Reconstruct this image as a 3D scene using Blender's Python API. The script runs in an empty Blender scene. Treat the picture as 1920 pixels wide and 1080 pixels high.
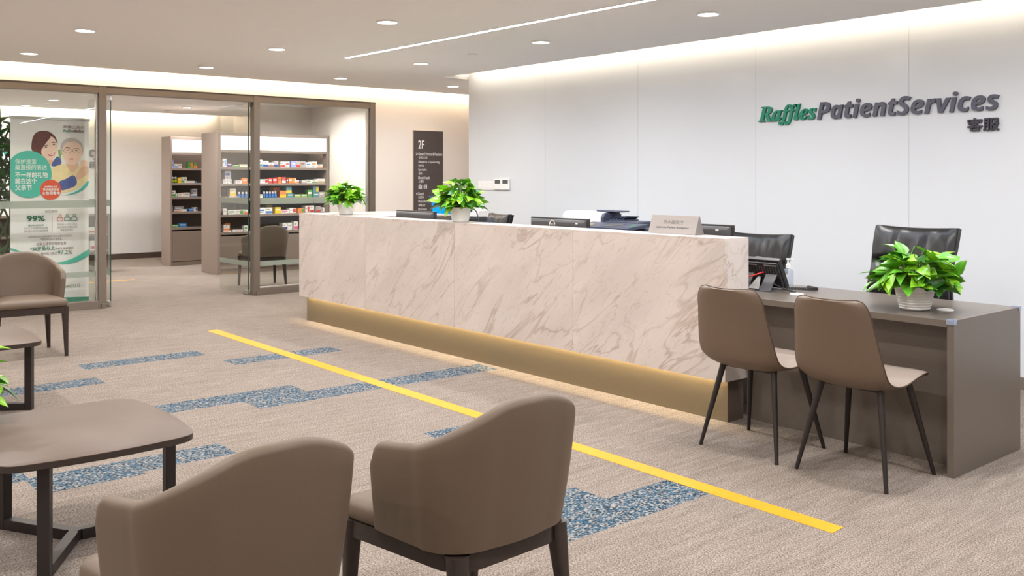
import bpy, math, random
from mathutils import Vector, Matrix
random.seed(7)
PI = math.pi
D2R = math.radians
C = bpy.context.scene.collection

# ------------------------------------------------------------------ camera
cam_data = bpy.data.cameras.new('camera')
cam_data.sensor_width = 36.0
cam_data.lens = 1756.0 / 1920.0 * 36.0
cam_data.shift_y = -204.0 / 1920.0
cam_data.clip_start = 0.05
cam = bpy.data.objects.new('camera', cam_data)
C.objects.link(cam)
cam.location = (0, 0, 1.42)
cam.rotation_euler = (PI / 2, 0, D2R(50.105))
bpy.context.scene.camera = cam

# ------------------------------------------------------------------ world, exposure
world = bpy.data.worlds.new('world')
bpy.context.scene.world = world
world.use_nodes = True
world.node_tree.nodes['Background'].inputs[0].default_value = (0.9, 0.95, 1.0, 1)
world.node_tree.nodes['Background'].inputs[1].default_value = 0.05
vs = bpy.context.scene.view_settings
vs.view_transform = 'Standard'
vs.look = 'None'
vs.gamma = 1.0
vs.use_curve_mapping = False
vs.exposure = 0.52
bpy.context.scene.cycles.use_denoising = True
bpy.context.scene.cycles.max_bounces = 10
bpy.context.scene.cycles.transparent_max_bounces = 16
bpy.context.scene.cycles.sample_clamp_indirect = 6.0

DOWNLIGHT_W = 13.0
COVE_WARM = (1.0, 0.80, 0.56)


def area_light(name, loc, rot, sx, sy, watts, color, parent=None, shape='RECTANGLE', spread=180):
    d = bpy.data.lights.new(name, 'AREA')
    d.shape = shape
    d.size = sx
    if shape == 'RECTANGLE':
        d.size_y = sy
    d.energy = watts
    d.spread = D2R(spread)
    d.color = color
    o = bpy.data.objects.new(name, d)
    C.objects.link(o)
    o.location = loc
    o.rotation_euler = rot
    if parent:
        o.parent = parent
    return o


# long LED strips lying in the ceiling coves
area_light('cove_light', (-3.7, 6.50, 2.70), (D2R(100), 0, 0), 10.0, 0.03, 27, (1.0, 0.87, 0.68))
area_light('cove_light', (-10.58, 4.0, 2.70), (D2R(90), 0, D2R(90)), 9.8, 0.03, 36, COVE_WARM)
area_light('cove_light', (-17.02, 3.2, 2.70), (D2R(90), 0, D2R(90)), 7.5, 0.03, 60, COVE_WARM)


# ------------------------------------------------------------------ helpers
def lin(c):
    c = c / 255.0
    return c / 12.92 if c <= 0.04045 else ((c + 0.055) / 1.055) ** 2.4


def rgb(r, g, b):
    return (lin(r), lin(g), lin(b), 1.0)


def new_mat(name):
    m = bpy.data.materials.new(name)
    m.use_nodes = True
    nt = m.node_tree
    return m, nt, nt.nodes['Principled BSDF'], nt.nodes['Material Output']


def nd(nt, kind, **kw):
    n = nt.nodes.new(kind)
    for k, v in kw.items():
        setattr(n, k, v)
    return n


def mat(name, col, rough=0.5, metal=0.0, spec=0.5, vary=0.04, scale=60.0, bump=0.0, bscale=None, coat=0.0):
    """A procedural surface: the colour broken up by noise, optionally with a fine bump."""
    m, nt, b, out = new_mat(name)
    c = rgb(*col)
    tc = nd(nt, 'ShaderNodeTexCoord')
    n = nd(nt, 'ShaderNodeTexNoise')
    n.inputs['Scale'].default_value = scale
    n.inputs['Detail'].default_value = 3
    nt.links.new(tc.outputs['Object'], n.inputs['Vector'])
    r = nd(nt, 'ShaderNodeValToRGB')
    r.color_ramp.elements[0].position = 0.3
    r.color_ramp.elements[1].position = 0.7
    r.color_ramp.elements[0].color = tuple(max(0, x * (1 - vary)) for x in c[:3]) + (1,)
    r.color_ramp.elements[1].color = tuple(min(1, x * (1 + vary)) for x in c[:3]) + (1,)
    nt.links.new(n.outputs['Fac'], r.inputs['Fac'])
    nt.links.new(r.outputs['Color'], b.inputs['Base Color'])
    b.inputs['Roughness'].default_value = rough
    b.inputs['Metallic'].default_value = metal
    b.inputs['Specular IOR Level'].default_value = spec
    b.inputs['Coat Weight'].default_value = coat
    if bump:
        n2 = nd(nt, 'ShaderNodeTexNoise')
        n2.inputs['Scale'].default_value = bscale or scale * 4
        n2.inputs['Detail'].default_value = 2
        nt.links.new(tc.outputs['Object'], n2.inputs['Vector'])
        bp = nd(nt, 'ShaderNodeBump')
        bp.inputs['Strength'].default_value = bump
        bp.inputs['Distance'].default_value = 0.002
        nt.links.new(n2.outputs['Fac'], bp.inputs['Height'])
        nt.links.new(bp.outputs['Normal'], b.inputs['Normal'])
    return m


def emit(name, col, strength):
    m, nt, b, out = new_mat(name)
    e = nd(nt, 'ShaderNodeEmission')
    e.inputs[0].default_value = rgb(*col)
    e.inputs[1].default_value = strength
    nt.links.new(e.outputs[0], out.inputs[0])
    return m


def glass_mat(name, tint, rough=0.0, ior=1.5, haze=0.0, haze_col=(200, 215, 205)):
    """Thin pane: clear transmission, mirror reflection by angle, and some white haze for frosted film."""
    m, nt, b, out = new_mat(name)
    nt.nodes.remove(b)
    tr = nd(nt, 'ShaderNodeBsdfTransparent')
    tr.inputs[0].default_value = tint
    gl = nd(nt, 'ShaderNodeBsdfGlossy')
    gl.inputs['Roughness'].default_value = rough
    fr = nd(nt, 'ShaderNodeFresnel')
    # the same angle-dependent reflection from either face of the pane
    ge = nd(nt, 'ShaderNodeNewGeometry')
    iv = nd(nt, 'ShaderNodeMix', data_type='FLOAT')
    iv.inputs[2].default_value = ior
    iv.inputs[3].default_value = 1.0 / ior
    nt.links.new(ge.outputs['Backfacing'], iv.inputs[0])
    nt.links.new(iv.outputs[0], fr.inputs['IOR'])
    mx = nd(nt, 'ShaderNodeMixShader')
    nt.links.new(fr.outputs[0], mx.inputs[0])
    if haze:
        df = nd(nt, 'ShaderNodeBsdfDiffuse')
        df.inputs[0].default_value = rgb(*haze_col)
        tl = nd(nt, 'ShaderNodeBsdfTranslucent')
        tl.inputs[0].default_value = rgb(*haze_col)
        m2 = nd(nt, 'ShaderNodeMixShader')
        m2.inputs[0].default_value = 0.5
        nt.links.new(df.outputs[0], m2.inputs[1])
        nt.links.new(tl.outputs[0], m2.inputs[2])
        m1 = nd(nt, 'ShaderNodeMixShader')
        m1.inputs[0].default_value = haze
        nt.links.new(tr.outputs[0], m1.inputs[1])
        nt.links.new(m2.outputs[0], m1.inputs[2])
        nt.links.new(m1.outputs[0], mx.inputs[1])
    else:
        nt.links.new(tr.outputs[0], mx.inputs[1])
    nt.links.new(gl.outputs[0], mx.inputs[2])
    nt.links.new(mx.outputs[0], out.inputs[0])
    return m


class MB:
    """Collects faces; build() links them as ONE mesh object."""

    def __init__(self):
        self.v, self.f, self.m = [], [], []

    def add(self, vs_, fs, mi=0):
        b = len(self.v)
        self.v.extend([tuple(x) for x in vs_])
        for f in fs:
            self.f.append(tuple(b + i for i in f))
            self.m.append(mi)
        return self

    def box(self, x0, x1, y0, y1, z0, z1, mi=0):
        v = [(x0, y0, z0), (x1, y0, z0), (x1, y1, z0), (x0, y1, z0), (x0, y0, z1), (x1, y0, z1), (x1, y1, z1), (x0, y1, z1)]
        f = [(3, 2, 1, 0), (4, 5, 6, 7), (0, 1, 5, 4), (1, 2, 6, 5), (2, 3, 7, 6), (3, 0, 4, 7)]
        return self.add(v, f, mi)

    def bar(self, p, q, w, h, mi=0, up=(0, 0, 1), w2=None, h2=None):
        """A straight bar of section w x h from p to q, tapering to w2 x h2."""
        p, q = Vector(p), Vector(q)
        d = (q - p).normalized()
        u = Vector(up)
        if abs(d.dot(u)) > 0.98:
            u = Vector((0, 1, 0))
        s = d.cross(u).normalized()
        t = s.cross(d).normalized()
        w2 = w if w2 is None else w2
        h2 = h if h2 is None else h2
        v = []
        for c, a, b in ((p, w, h), (q, w2, h2)):
            for i, j in ((-1, -1), (1, -1), (1, 1), (-1, 1)):
                v.append(c + s * i * a / 2 + t * j * b / 2)
        return self.add(v, [(3, 2, 1, 0), (4, 5, 6, 7), (0, 1, 5, 4), (1, 2, 6, 5), (2, 3, 7, 6), (3, 0, 4, 7)], mi)

    def tube(self, pts, r, n=10, mi=0, closed=False):
        pts = [Vector(p) for p in pts]
        rs = r if isinstance(r, (list, tuple)) else [r] * len(pts)
        rings, prev = [], None
        N = len(pts)
        for i, p in enumerate(pts):
            a = pts[(i - 1) % N] if (closed or i > 0) else p
            b = pts[(i + 1) % N] if (closed or i < N - 1) else p
            d = (b - a).normalized()
            if prev is None:
                u = Vector((0, 0, 1)) if abs(d.z) < 0.9 else Vector((1, 0, 0))
                s = d.cross(u).normalized()
            else:
                s = (prev - d * prev.dot(d)).normalized()
            prev = s
            t = d.cross(s)
            rings.append([p + (s * math.cos(2 * PI * k / n) + t * math.sin(2 * PI * k / n)) * rs[i] for k in range(n)])
        v = [x for ring in rings for x in ring]
        f = []
        for i in range(N if closed else N - 1):
            j = (i + 1) % N
            for k in range(n):
                f.append((i * n + k, i * n + (k + 1) % n, j * n + (k + 1) % n, j * n + k))
        if not closed:
            f.append(tuple(reversed(range(n))))
            f.append(tuple((N - 1) * n + k for k in range(n)))
        return self.add(v, f, mi)

    def cyl(self, p, q, r, r2=None, n=20, mi=0):
        return self.tube([p, q], [r, r if r2 is None else r2], n, mi)

    def lathe(self, prof, c=(0, 0, 0), n=32, mi=0, cap0=True, cap1=True):
        v, f = [], []
        for r, z in prof:
            for k in range(n):
                a = 2 * PI * k / n
                v.append((c[0] + r * math.cos(a), c[1] + r * math.sin(a), c[2] + z))
        for i in range(len(prof) - 1):
            for k in range(n):
                f.append((i * n + k, i * n + (k + 1) % n, (i + 1) * n + (k + 1) % n, (i + 1) * n + k))
        if cap0:
            f.append(tuple(reversed(range(n))))
        if cap1:
            f.append(tuple((len(prof) - 1) * n + k for k in range(n)))
        return self.add(v, f, mi)

    def prism(self, poly, off, mi=0):
        n = len(poly)
        poly = [Vector(p) for p in poly]
        off = Vector(off)
        v = poly + [p + off for p in poly]
        f = [tuple(reversed(range(n))), tuple(n + k for k in range(n))]
        for k in range(n):
            f.append((k, (k + 1) % n, n + (k + 1) % n, n + k))
        return self.add(v, f, mi)

    def rings(self, rings, mi=0, cap0=True, cap1=True, closed=False):
        n = len(rings[0])
        v = [p for r in rings for p in r]
        f = []
        m = len(rings)
        for i in range(m if closed else m - 1):
            j = (i + 1) % m
            for k in range(n):
                f.append((i * n + k, i * n + (k + 1) % n, j * n + (k + 1) % n, j * n + k))
        if cap0 and not closed:
            f.append(tuple(reversed(range(n))))
        if cap1 and not closed:
            f.append(tuple((m - 1) * n + k for k in range(n)))
        return self.add(v, f, mi)

    def build(self, name, mats, parent=None, smooth=False, bevel=0.0, seg=2, angle=38):
        me = bpy.data.meshes.new(name)
        me.from_pydata(self.v, [], self.f)
        if not isinstance(mats, (list, tuple)):
            mats = [mats]
        for m in mats:
            me.materials.append(m)
        me.polygons.foreach_set('material_index', self.m)
        if smooth:
            me.polygons.foreach_set('use_smooth', [True] * len(me.polygons))
            me.set_sharp_from_angle(angle=D2R(angle))
        me.update()
        import bmesh
        bm = bmesh.new()
        bm.from_mesh(me)
        bmesh.ops.recalc_face_normals(bm, faces=bm.faces)
        bm.to_mesh(me)
        bm.free()
        o = bpy.data.objects.new(name, me)
        C.objects.link(o)
        if parent:
            o.parent = parent
        if bevel:
            b = o.modifiers.new('bevel', 'BEVEL')
            b.width = bevel
            b.segments = seg
            b.limit_method = 'ANGLE'
            b.angle_limit = D2R(40)
            b.harden_normals = False
        return o


def tag(o, label=None, cat=None, group=None, kind=None):
    if label:
        o['label'] = label
    if cat:
        o['category'] = cat
    if group:
        o['group'] = group
    if kind:
        o['kind'] = kind
    return o


def thing(name, label, cat, loc=(0, 0, 0), rz=0.0, group=None, kind=None):
    o = bpy.data.objects.new(name, None)
    C.objects.link(o)
    o.empty_display_size = 0.1
    o.location = loc
    o.rotation_euler = (0, 0, rz)
    return tag(o, label, cat, group, kind)


def kids(o):
    return [c for c in bpy.data.objects if c.parent == o]


def dup(root, loc, rz, label, group=None):
    r = root.copy()
    C.objects.link(r)
    r.location = loc
    r.rotation_euler = (0, 0, rz)
    r['label'] = label
    if group:
        r['group'] = group
    for ch in kids(root):
        c = ch.copy()
        C.objects.link(c)
        c.parent = r
        for g in kids(ch):
            d = g.copy()
            C.objects.link(d)
            d.parent = c
    return r


def text_mesh(body, width, height, depth=0.0, bold=0.0, shear=0.0):
    """Letters in the XY plane, centred on the origin, as (verts, faces)."""
    cu = bpy.data.curves.new('letters', 'FONT')
    cu.body = body
    cu.shear = shear
    cu.offset = bold
    cu.resolution_u = 3
    ob = bpy.data.objects.new('letters', cu)
    C.objects.link(ob)
    bpy.context.view_layer.update()
    dg = bpy.context.evaluated_depsgraph_get()
    me = bpy.data.meshes.new_from_object(ob.evaluated_get(dg))
    vv = [v.co.copy() for v in me.vertices]
    ff = [tuple(p.vertices) for p in me.polygons]
    bpy.data.objects.remove(ob)
    bpy.data.curves.remove(cu)
    x0, x1 = min(v.x for v in vv), max(v.x for v in vv)
    y0, y1 = min(v.y for v in vv), max(v.y for v in vv)
    sx = width / (x1 - x0) if width else height / (y1 - y0)
    sy = height / (y1 - y0)
    pts = [Vector(((v.x - (x0 + x1) / 2) * sx, (v.y - (y0 + y1) / 2) * sy, 0)) for v in vv]
    if depth:
        n = len(pts)
        edge = {}
        for f in ff:
            for k in range(len(f)):
                e = (f[k], f[(k + 1) % len(f)])
                edge[e] = edge.get(e, 0) + 1
        out = [tuple(n + i for i in f) for f in ff] + [tuple(reversed(f)) for f in ff]
        for (a, b) in edge:
            if (b, a) not in edge:
                out.append((a, b, n + b, n + a))
        pts = pts + [p + Vector((0, 0, depth)) for p in pts]
        ff = out
    return pts, ff


FACING_YNEG = Matrix.Rotation(PI / 2, 4, 'X')                     # reads along +X, faces -Y
FACING_XPOS = Matrix.Rotation(PI / 2, 4, 'Z') @ Matrix.Rotation(PI / 2, 4, 'X')   # reads along +Y, faces +X


def put_text(mb, body, centre, width, height, facing, depth=0.0, bold=0.0, shear=0.0, mi=0):
    M = Matrix.Translation(Vector(centre)) @ facing
    if bold and any(0x3000 < ord(c) < 0xA000 for c in body):
        # a heavier stroke: the same characters struck several times, slightly apart
        p, f = text_mesh(body, width * 0.985, height * 0.97, depth)
        for k, (dx, dy) in enumerate(((-1, 0), (1, 0), (0, 1), (0, -1), (0, 0))):
            s = Vector((dx * bold * height, dy * bold * height, k * 0.00015))
            mb.add([M @ (q + s) for q in p], f, mi)
        return
    p, f = text_mesh(body, width, height, depth, bold, shear)
    mb.add([M @ q for q in p], f, mi)


ORD = ['first', 'second', 'third', 'fourth', 'fifth', 'sixth', 'seventh', 'eighth', 'ninth', 'tenth', 'eleventh', 'twelfth',
       'thirteenth', 'fourteenth', 'fifteenth', 'sixteenth', 'seventeenth', 'eighteenth', 'nineteenth', 'twentieth', 'twenty-first', 'twenty-second']

# ------------------------------------------------------------------ materials
M = {}
M['ceiling'] = mat('ceiling_paint', (247, 245, 243), 0.9, vary=0.006, scale=8)
M['beige'] = mat('beige_wall_covering', (242, 233, 226), 0.75, vary=0.02, scale=120, bump=0.1)
M['white_paint'] = mat('white_wall_paint', (228, 226, 224), 0.8, vary=0.01, scale=10)
M['panel'] = mat('white_back_painted_glass', (218, 221, 226), 0.22, vary=0.005, scale=3, spec=0.35)
M['seam'] = mat('panel_seam', (196, 198, 202), 0.5)
M['skirting'] = mat('taupe_skirting', (128, 116, 106), 0.45, metal=0.2)
M['dark_skirting'] = mat('dark_skirting', (84, 70, 62), 0.5)
M['frame'] = mat('taupe_metal', (124, 113, 103), 0.42, metal=0.3, vary=0.03, scale=200)
M['steel'] = mat('brushed_steel', (200, 196, 192), 0.3, metal=0.9, scale=150)
M['chrome'] = mat('chrome', (225, 225, 225), 0.12, metal=1.0, vary=0.01)
M['bronze'] = mat('bronze_metal_plinth', (128, 115, 92), 0.42, metal=0.25, vary=0.03, scale=90)
M['laminate'] = mat('taupe_laminate', (136, 121, 111), 0.5, vary=0.04, scale=220)
M['laminate_dark_shade'] = mat('dark_taupe_laminate_painted_shade', (100, 88, 81), 0.6, vary=0.04, scale=220)  # shelf backs: inner shade painted into the laminate; the plinth end is truly darker
M['desk'] = mat('grey_brown_desk_laminate', (102, 93, 85), 0.30, vary=0.04, scale=260, spec=0.5)
M['leather'] = mat('taupe_leather', (98, 82, 68), 0.5, vary=0.05, scale=300, bump=0.12, bscale=900)
M['visitor'] = mat('brown_taupe_leather', (105, 88, 74), 0.42, vary=0.05, scale=300, bump=0.1, bscale=900)
M['seat_top'] = mat('pale_taupe_leather', (150, 135, 125), 0.42, vary=0.04, scale=300, bump=0.1, bscale=900)
M['piping'] = mat('dark_piping', (70, 54, 44), 0.5)
M['wood'] = mat('dark_stained_wood', (52, 42, 38), 0.38, vary=0.12, scale=40, spec=0.4)
M['table'] = mat('taupe_table_top', (90, 74, 65), 0.46, vary=0.04, scale=240)
M['table_edge'] = mat('dark_table_edge', (50, 40, 35), 0.45)
M['black_metal'] = mat('black_brown_metal', (44, 38, 37), 0.42, metal=0.3)
M['black_leather'] = mat('black_leather', (17, 16, 19), 0.33, vary=0.1, scale=200, bump=0.35, bscale=14, spec=0.45)
M['black'] = mat('black_plastic', (46, 45, 47), 0.4, vary=0.05)
M['dark_grey'] = mat('dark_grey_plastic', (84, 83, 85), 0.4, vary=0.05)
M['navy'] = mat('navy_grey_plastic', (66, 72, 92), 0.45)
M['off_white'] = mat('off_white_plastic', (244, 241, 239), 0.4, vary=0.01)
M['white'] = mat('white_plastic', (240, 240, 240), 0.35, vary=0.01)
M['tape'] = mat('yellow_floor_tape', (216, 150, 14), 0.55, vary=0.03, scale=20)
M['soil'] = mat('potting_soil', (52, 40, 30), 0.95, vary=0.3, scale=80)
M['stem'] = mat('green_stem', (92, 130, 44), 0.5)
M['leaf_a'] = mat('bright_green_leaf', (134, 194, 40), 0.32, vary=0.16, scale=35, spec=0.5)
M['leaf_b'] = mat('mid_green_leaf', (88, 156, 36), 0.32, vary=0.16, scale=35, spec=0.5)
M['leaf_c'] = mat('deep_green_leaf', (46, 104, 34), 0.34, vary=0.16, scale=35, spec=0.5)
for k in ('leaf_a', 'leaf_b', 'leaf_c'):
    b_ = M[k].node_tree.nodes['Principled BSDF']
    b_.inputs['Subsurface Weight'].default_value = 0.0
M['dark_leaf'] = mat('grey_green_leaf', (72, 92, 62), 0.5, vary=0.25, scale=25)
M['lattice'] = mat('green_stained_lattice', (88, 100, 70), 0.6, vary=0.15, scale=40)
M['sign_dark'] = mat('charcoal_sign_panel', (84, 75, 74), 0.6, vary=0.03, scale=200)
M['sign_edge'] = mat('pale_sign_edge', (224, 206, 186), 0.5)
M['print_white'] = mat('white_print', (246, 244, 242), 0.6, vary=0.005)
M['green_letter'] = mat('green_lettering', (0, 128, 100), 0.4)
M['grey_letter'] = mat('slate_grey_lettering', (84, 84, 98), 0.45)
M['dark_letter'] = mat('charcoal_lettering', (58, 56, 66), 0.45)
M['sheet'] = mat('banner_sheet', (236, 232, 230), 0.55, vary=0.006, scale=6)
M['p_teal'] = mat('teal_print', (82, 186, 168), 0.55, vary=0.01)
M['p_red'] = mat('vermilion_print', (226, 86, 58), 0.55, vary=0.01)
M['p_green'] = mat('dark_green_print', (30, 112, 84), 0.55)
M['p_grey'] = mat('grey_print', (150, 140, 138), 0.55)
M['p_wine'] = mat('wine_print', (110, 62, 66), 0.55)
M['p_band'] = mat('bottle_green_print', (54, 132, 108), 0.55)
M['p_hair'] = mat('auburn_print', (106, 62, 58), 0.55, vary=0.2, scale=40)
M['p_skin'] = mat('skin_print', (240, 206, 188), 0.55, vary=0.04, scale=10)
M['p_skin2'] = mat('tan_skin_print', (228, 186, 160), 0.55, vary=0.04, scale=10)
M['p_denim'] = mat('denim_print', (84, 98, 160), 0.55, vary=0.15, scale=60)
M['p_grey_hair'] = mat('silver_hair_print', (196, 186, 184), 0.55, vary=0.12, scale=60)
M['p_yellow'] = mat('pale_yellow_shirt_print', (240, 218, 168), 0.55, vary=0.06, scale=14)
M['p_mouth'] = mat('rose_print', (204, 92, 96), 0.55)
M['p_dark'] = mat('dark_brown_print', (78, 56, 50), 0.55)
M['p_leaf'] = mat('leaf_green_print', (130, 178, 84), 0.55)
M['clear_plastic'] = glass_mat('clear_plastic', (0.86, 0.9, 0.95, 1), 0.05, 1.4, 0.25, (220, 225, 235))
M['guard'] = glass_mat('clear_corner_guard', (0.8, 0.86, 0.95, 1), 0.1, 1.45, 0.5, (215, 222, 238))
M['glass'] = glass_mat('clear_glass', (0.95, 0.972, 0.962, 1), 0.0, 1.45)
M['glass_edge'] = mat('dark_green_glass_edge', (46, 84, 76), 0.2, vary=0.1)
M['frost'] = glass_mat('frosted_film', (0.9, 0.95, 0.92, 1), 0.4, 1.3, 0.62, (186, 192, 182))
M['lens'] = emit('downlight_lens', (255, 250, 244), 9.0)
M['led_white'] = emit('white_led_diffuser', (222, 236, 255), 60.0)
M['led_warm'] = emit('warm_led_tape', (255, 222, 160), 30.0)
M['lightbox'] = emit('lightbox_diffuser', (255, 252, 248), 1.8)
M['shelf_led'] = emit('shelf_led_tape', (255, 226, 196), 9.0)
M['red_cable'] = mat('red_cable', (222, 52, 48), 0.4)
M['cream_label'] = mat('speckled_label', (170, 165, 160), 0.6, vary=0.5, scale=600)


def carpet_mat(name):
    m, nt, b, out = new_mat(name)
    tc = nd(nt, 'ShaderNodeTexCoord')

    def noise(scale_vec, scale, detail=2.0, rough=0.5):
        mp = nd(nt, 'ShaderNodeMapping')
        mp.inputs['Scale'].default_value = scale_vec
        nt.links.new(tc.outputs['Object'], mp.inputs['Vector'])
        n = nd(nt, 'ShaderNodeTexNoise')
        n.inputs['Scale'].default_value = scale
        n.inputs['Detail'].default_value = detail
        n.inputs['Roughness'].default_value = rough
        nt.links.new(mp.outputs[0], n.inputs['Vector'])
        return n
    streak = noise((30, 3.0, 1), 1.0, 5.0, 0.75)
    blot = noise((1, 1, 1), 1.4, 2.0)
    fine = noise((1.5, 1, 1), 125.0, 3.0, 0.85)
    r1 = nd(nt, 'ShaderNodeValToRGB')
    r1.color_ramp.elements[0].position = 0.28
    r1.color_ramp.elements[1].position = 0.72
    r1.color_ramp.elements[0].color = rgb(128, 117, 108)
    r1.color_ramp.elements[1].color = rgb(160, 149, 140)
    nt.links.new(streak.outputs['Fac'], r1.inputs['Fac'])
    r2 = nd(nt, 'ShaderNodeValToRGB')
    r2.color_ramp.elements[0].position = 0.36
    r2.color_ramp.elements[1].position = 0.64
    r2.color_ramp.elements[0].color = (0.20, 0.19, 0.19, 1)
    r2.color_ramp.elements[1].color = (1.50, 1.50, 1.50, 1)
    nt.links.new(fine.outputs['Fac'], r2.inputs['Fac'])
    mul = nd(nt, 'ShaderNodeMix', data_type='RGBA', blend_type='MULTIPLY')
    mul.inputs['Factor'].default_value = 1.0
    nt.links.new(r1.outputs['Color'], mul.inputs[6])
    nt.links.new(r2.outputs['Color'], mul.inputs[7])
    r3 = nd(nt, 'ShaderNodeValToRGB')
    r3.color_ramp.elements[0].color = (0.9, 0.9, 0.9, 1)
    r3.color_ramp.elements[1].color = (1.06, 1.06, 1.06, 1)
    nt.links.new(blot.outputs['Fac'], r3.inputs['Fac'])
    mul2 = nd(nt, 'ShaderNodeMix', data_type='RGBA', blend_type='MULTIPLY')
    mul2.inputs['Factor'].default_value = 1.0
    nt.links.new(mul.outputs[2], mul2.inputs[6])
    nt.links.new(r3.outputs['Color'], mul2.inputs[7])
    nt.links.new(mul2.outputs[2], b.inputs['Base Color'])
    b.inputs['Roughness'].default_value = 0.95
    b.inputs['Specular IOR Level'].default_value = 0.1
    bp = nd(nt, 'ShaderNodeBump')
    bp.inputs['Strength'].default_value = 0.5
    bp.inputs['Distance'].default_value = 0.004
    nt.links.new(fine.outputs['Fac'], bp.inputs['Height'])
    nt.links.new(bp.outputs['Normal'], b.inputs['Normal'])
    return m


def blue_carpet_mat(name):
    """Woven loops: cells of white, dark and blue yarn, drifting in patches."""
    m, nt, b, out = new_mat(name)
    tc = nd(nt, 'ShaderNodeTexCoord')
    mp = nd(nt, 'ShaderNodeMapping')
    mp.inputs['Scale'].default_value = (165, 92, 1)
    nt.links.new(tc.outputs['Object'], mp.inputs['Vector'])
    n0 = nd(nt, 'ShaderNodeTexNoise')
    n0.inputs['Scale'].default_value = 0.35
    nt.links.new(mp.outputs[0], n0.inputs['Vector'])
    vm = nd(nt, 'ShaderNodeVectorMath', operation='FLOOR')
    nt.links.new(mp.outputs[0], vm.inputs[0])
    wn = nd(nt, 'ShaderNodeTexWhiteNoise', noise_dimensions='2D')
    nt.links.new(vm.outputs[0], wn.inputs['Vector'])
    mp2 = nd(nt, 'ShaderNodeMapping')
    mp2.inputs['Scale'].default_value = (9, 34, 1)
    nt.links.new(tc.outputs['Object'], mp2.inputs['Vector'])
    n1 = nd(nt, 'ShaderNodeTexNoise')
    n1.inputs['Scale'].default_value = 1.0
    n1.inputs['Detail'].default_value = 2.0
    nt.links.new(mp2.outputs[0], n1.inputs['Vector'])
    ma = nd(nt, 'ShaderNodeMath', operation='MULTIPLY_ADD')
    ma.inputs[1].default_value = 0.9
    ma.inputs[2].default_value = -0.45
    nt.links.new(n1.outputs['Fac'], ma.inputs[0])
    ad = nd(nt, 'ShaderNodeMath', operation='ADD')
    nt.links.new(wn.outputs['Value'], ad.inputs[0])
    nt.links.new(ma.outputs[0], ad.inputs[1])
    r = nd(nt, 'ShaderNodeValToRGB')
    r.color_ramp.interpolation = 'CONSTANT'
    e = r.color_ramp.elements
    e[0].position = 0.0
    e[0].color = rgb(146, 141, 136)
    e[1].position = 0.21
    e[1].color = rgb(100, 108, 116)
    for pos, c in ((0.36, (38, 38, 44)), (0.52, (56, 90, 112)), (0.78, (38, 68, 88)), (0.90, (108, 110, 112))):
        x = e.new(pos)
        x.color = rgb(*c)
    nt.links.new(ad.outputs[0], r.inputs['Fac'])
    nt.links.new(r.outputs['Color'], b.inputs['Base Color'])
    b.inputs['Roughness'].default_value = 0.95
    b.inputs['Specular IOR Level'].default_value = 0.1
    return m


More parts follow.
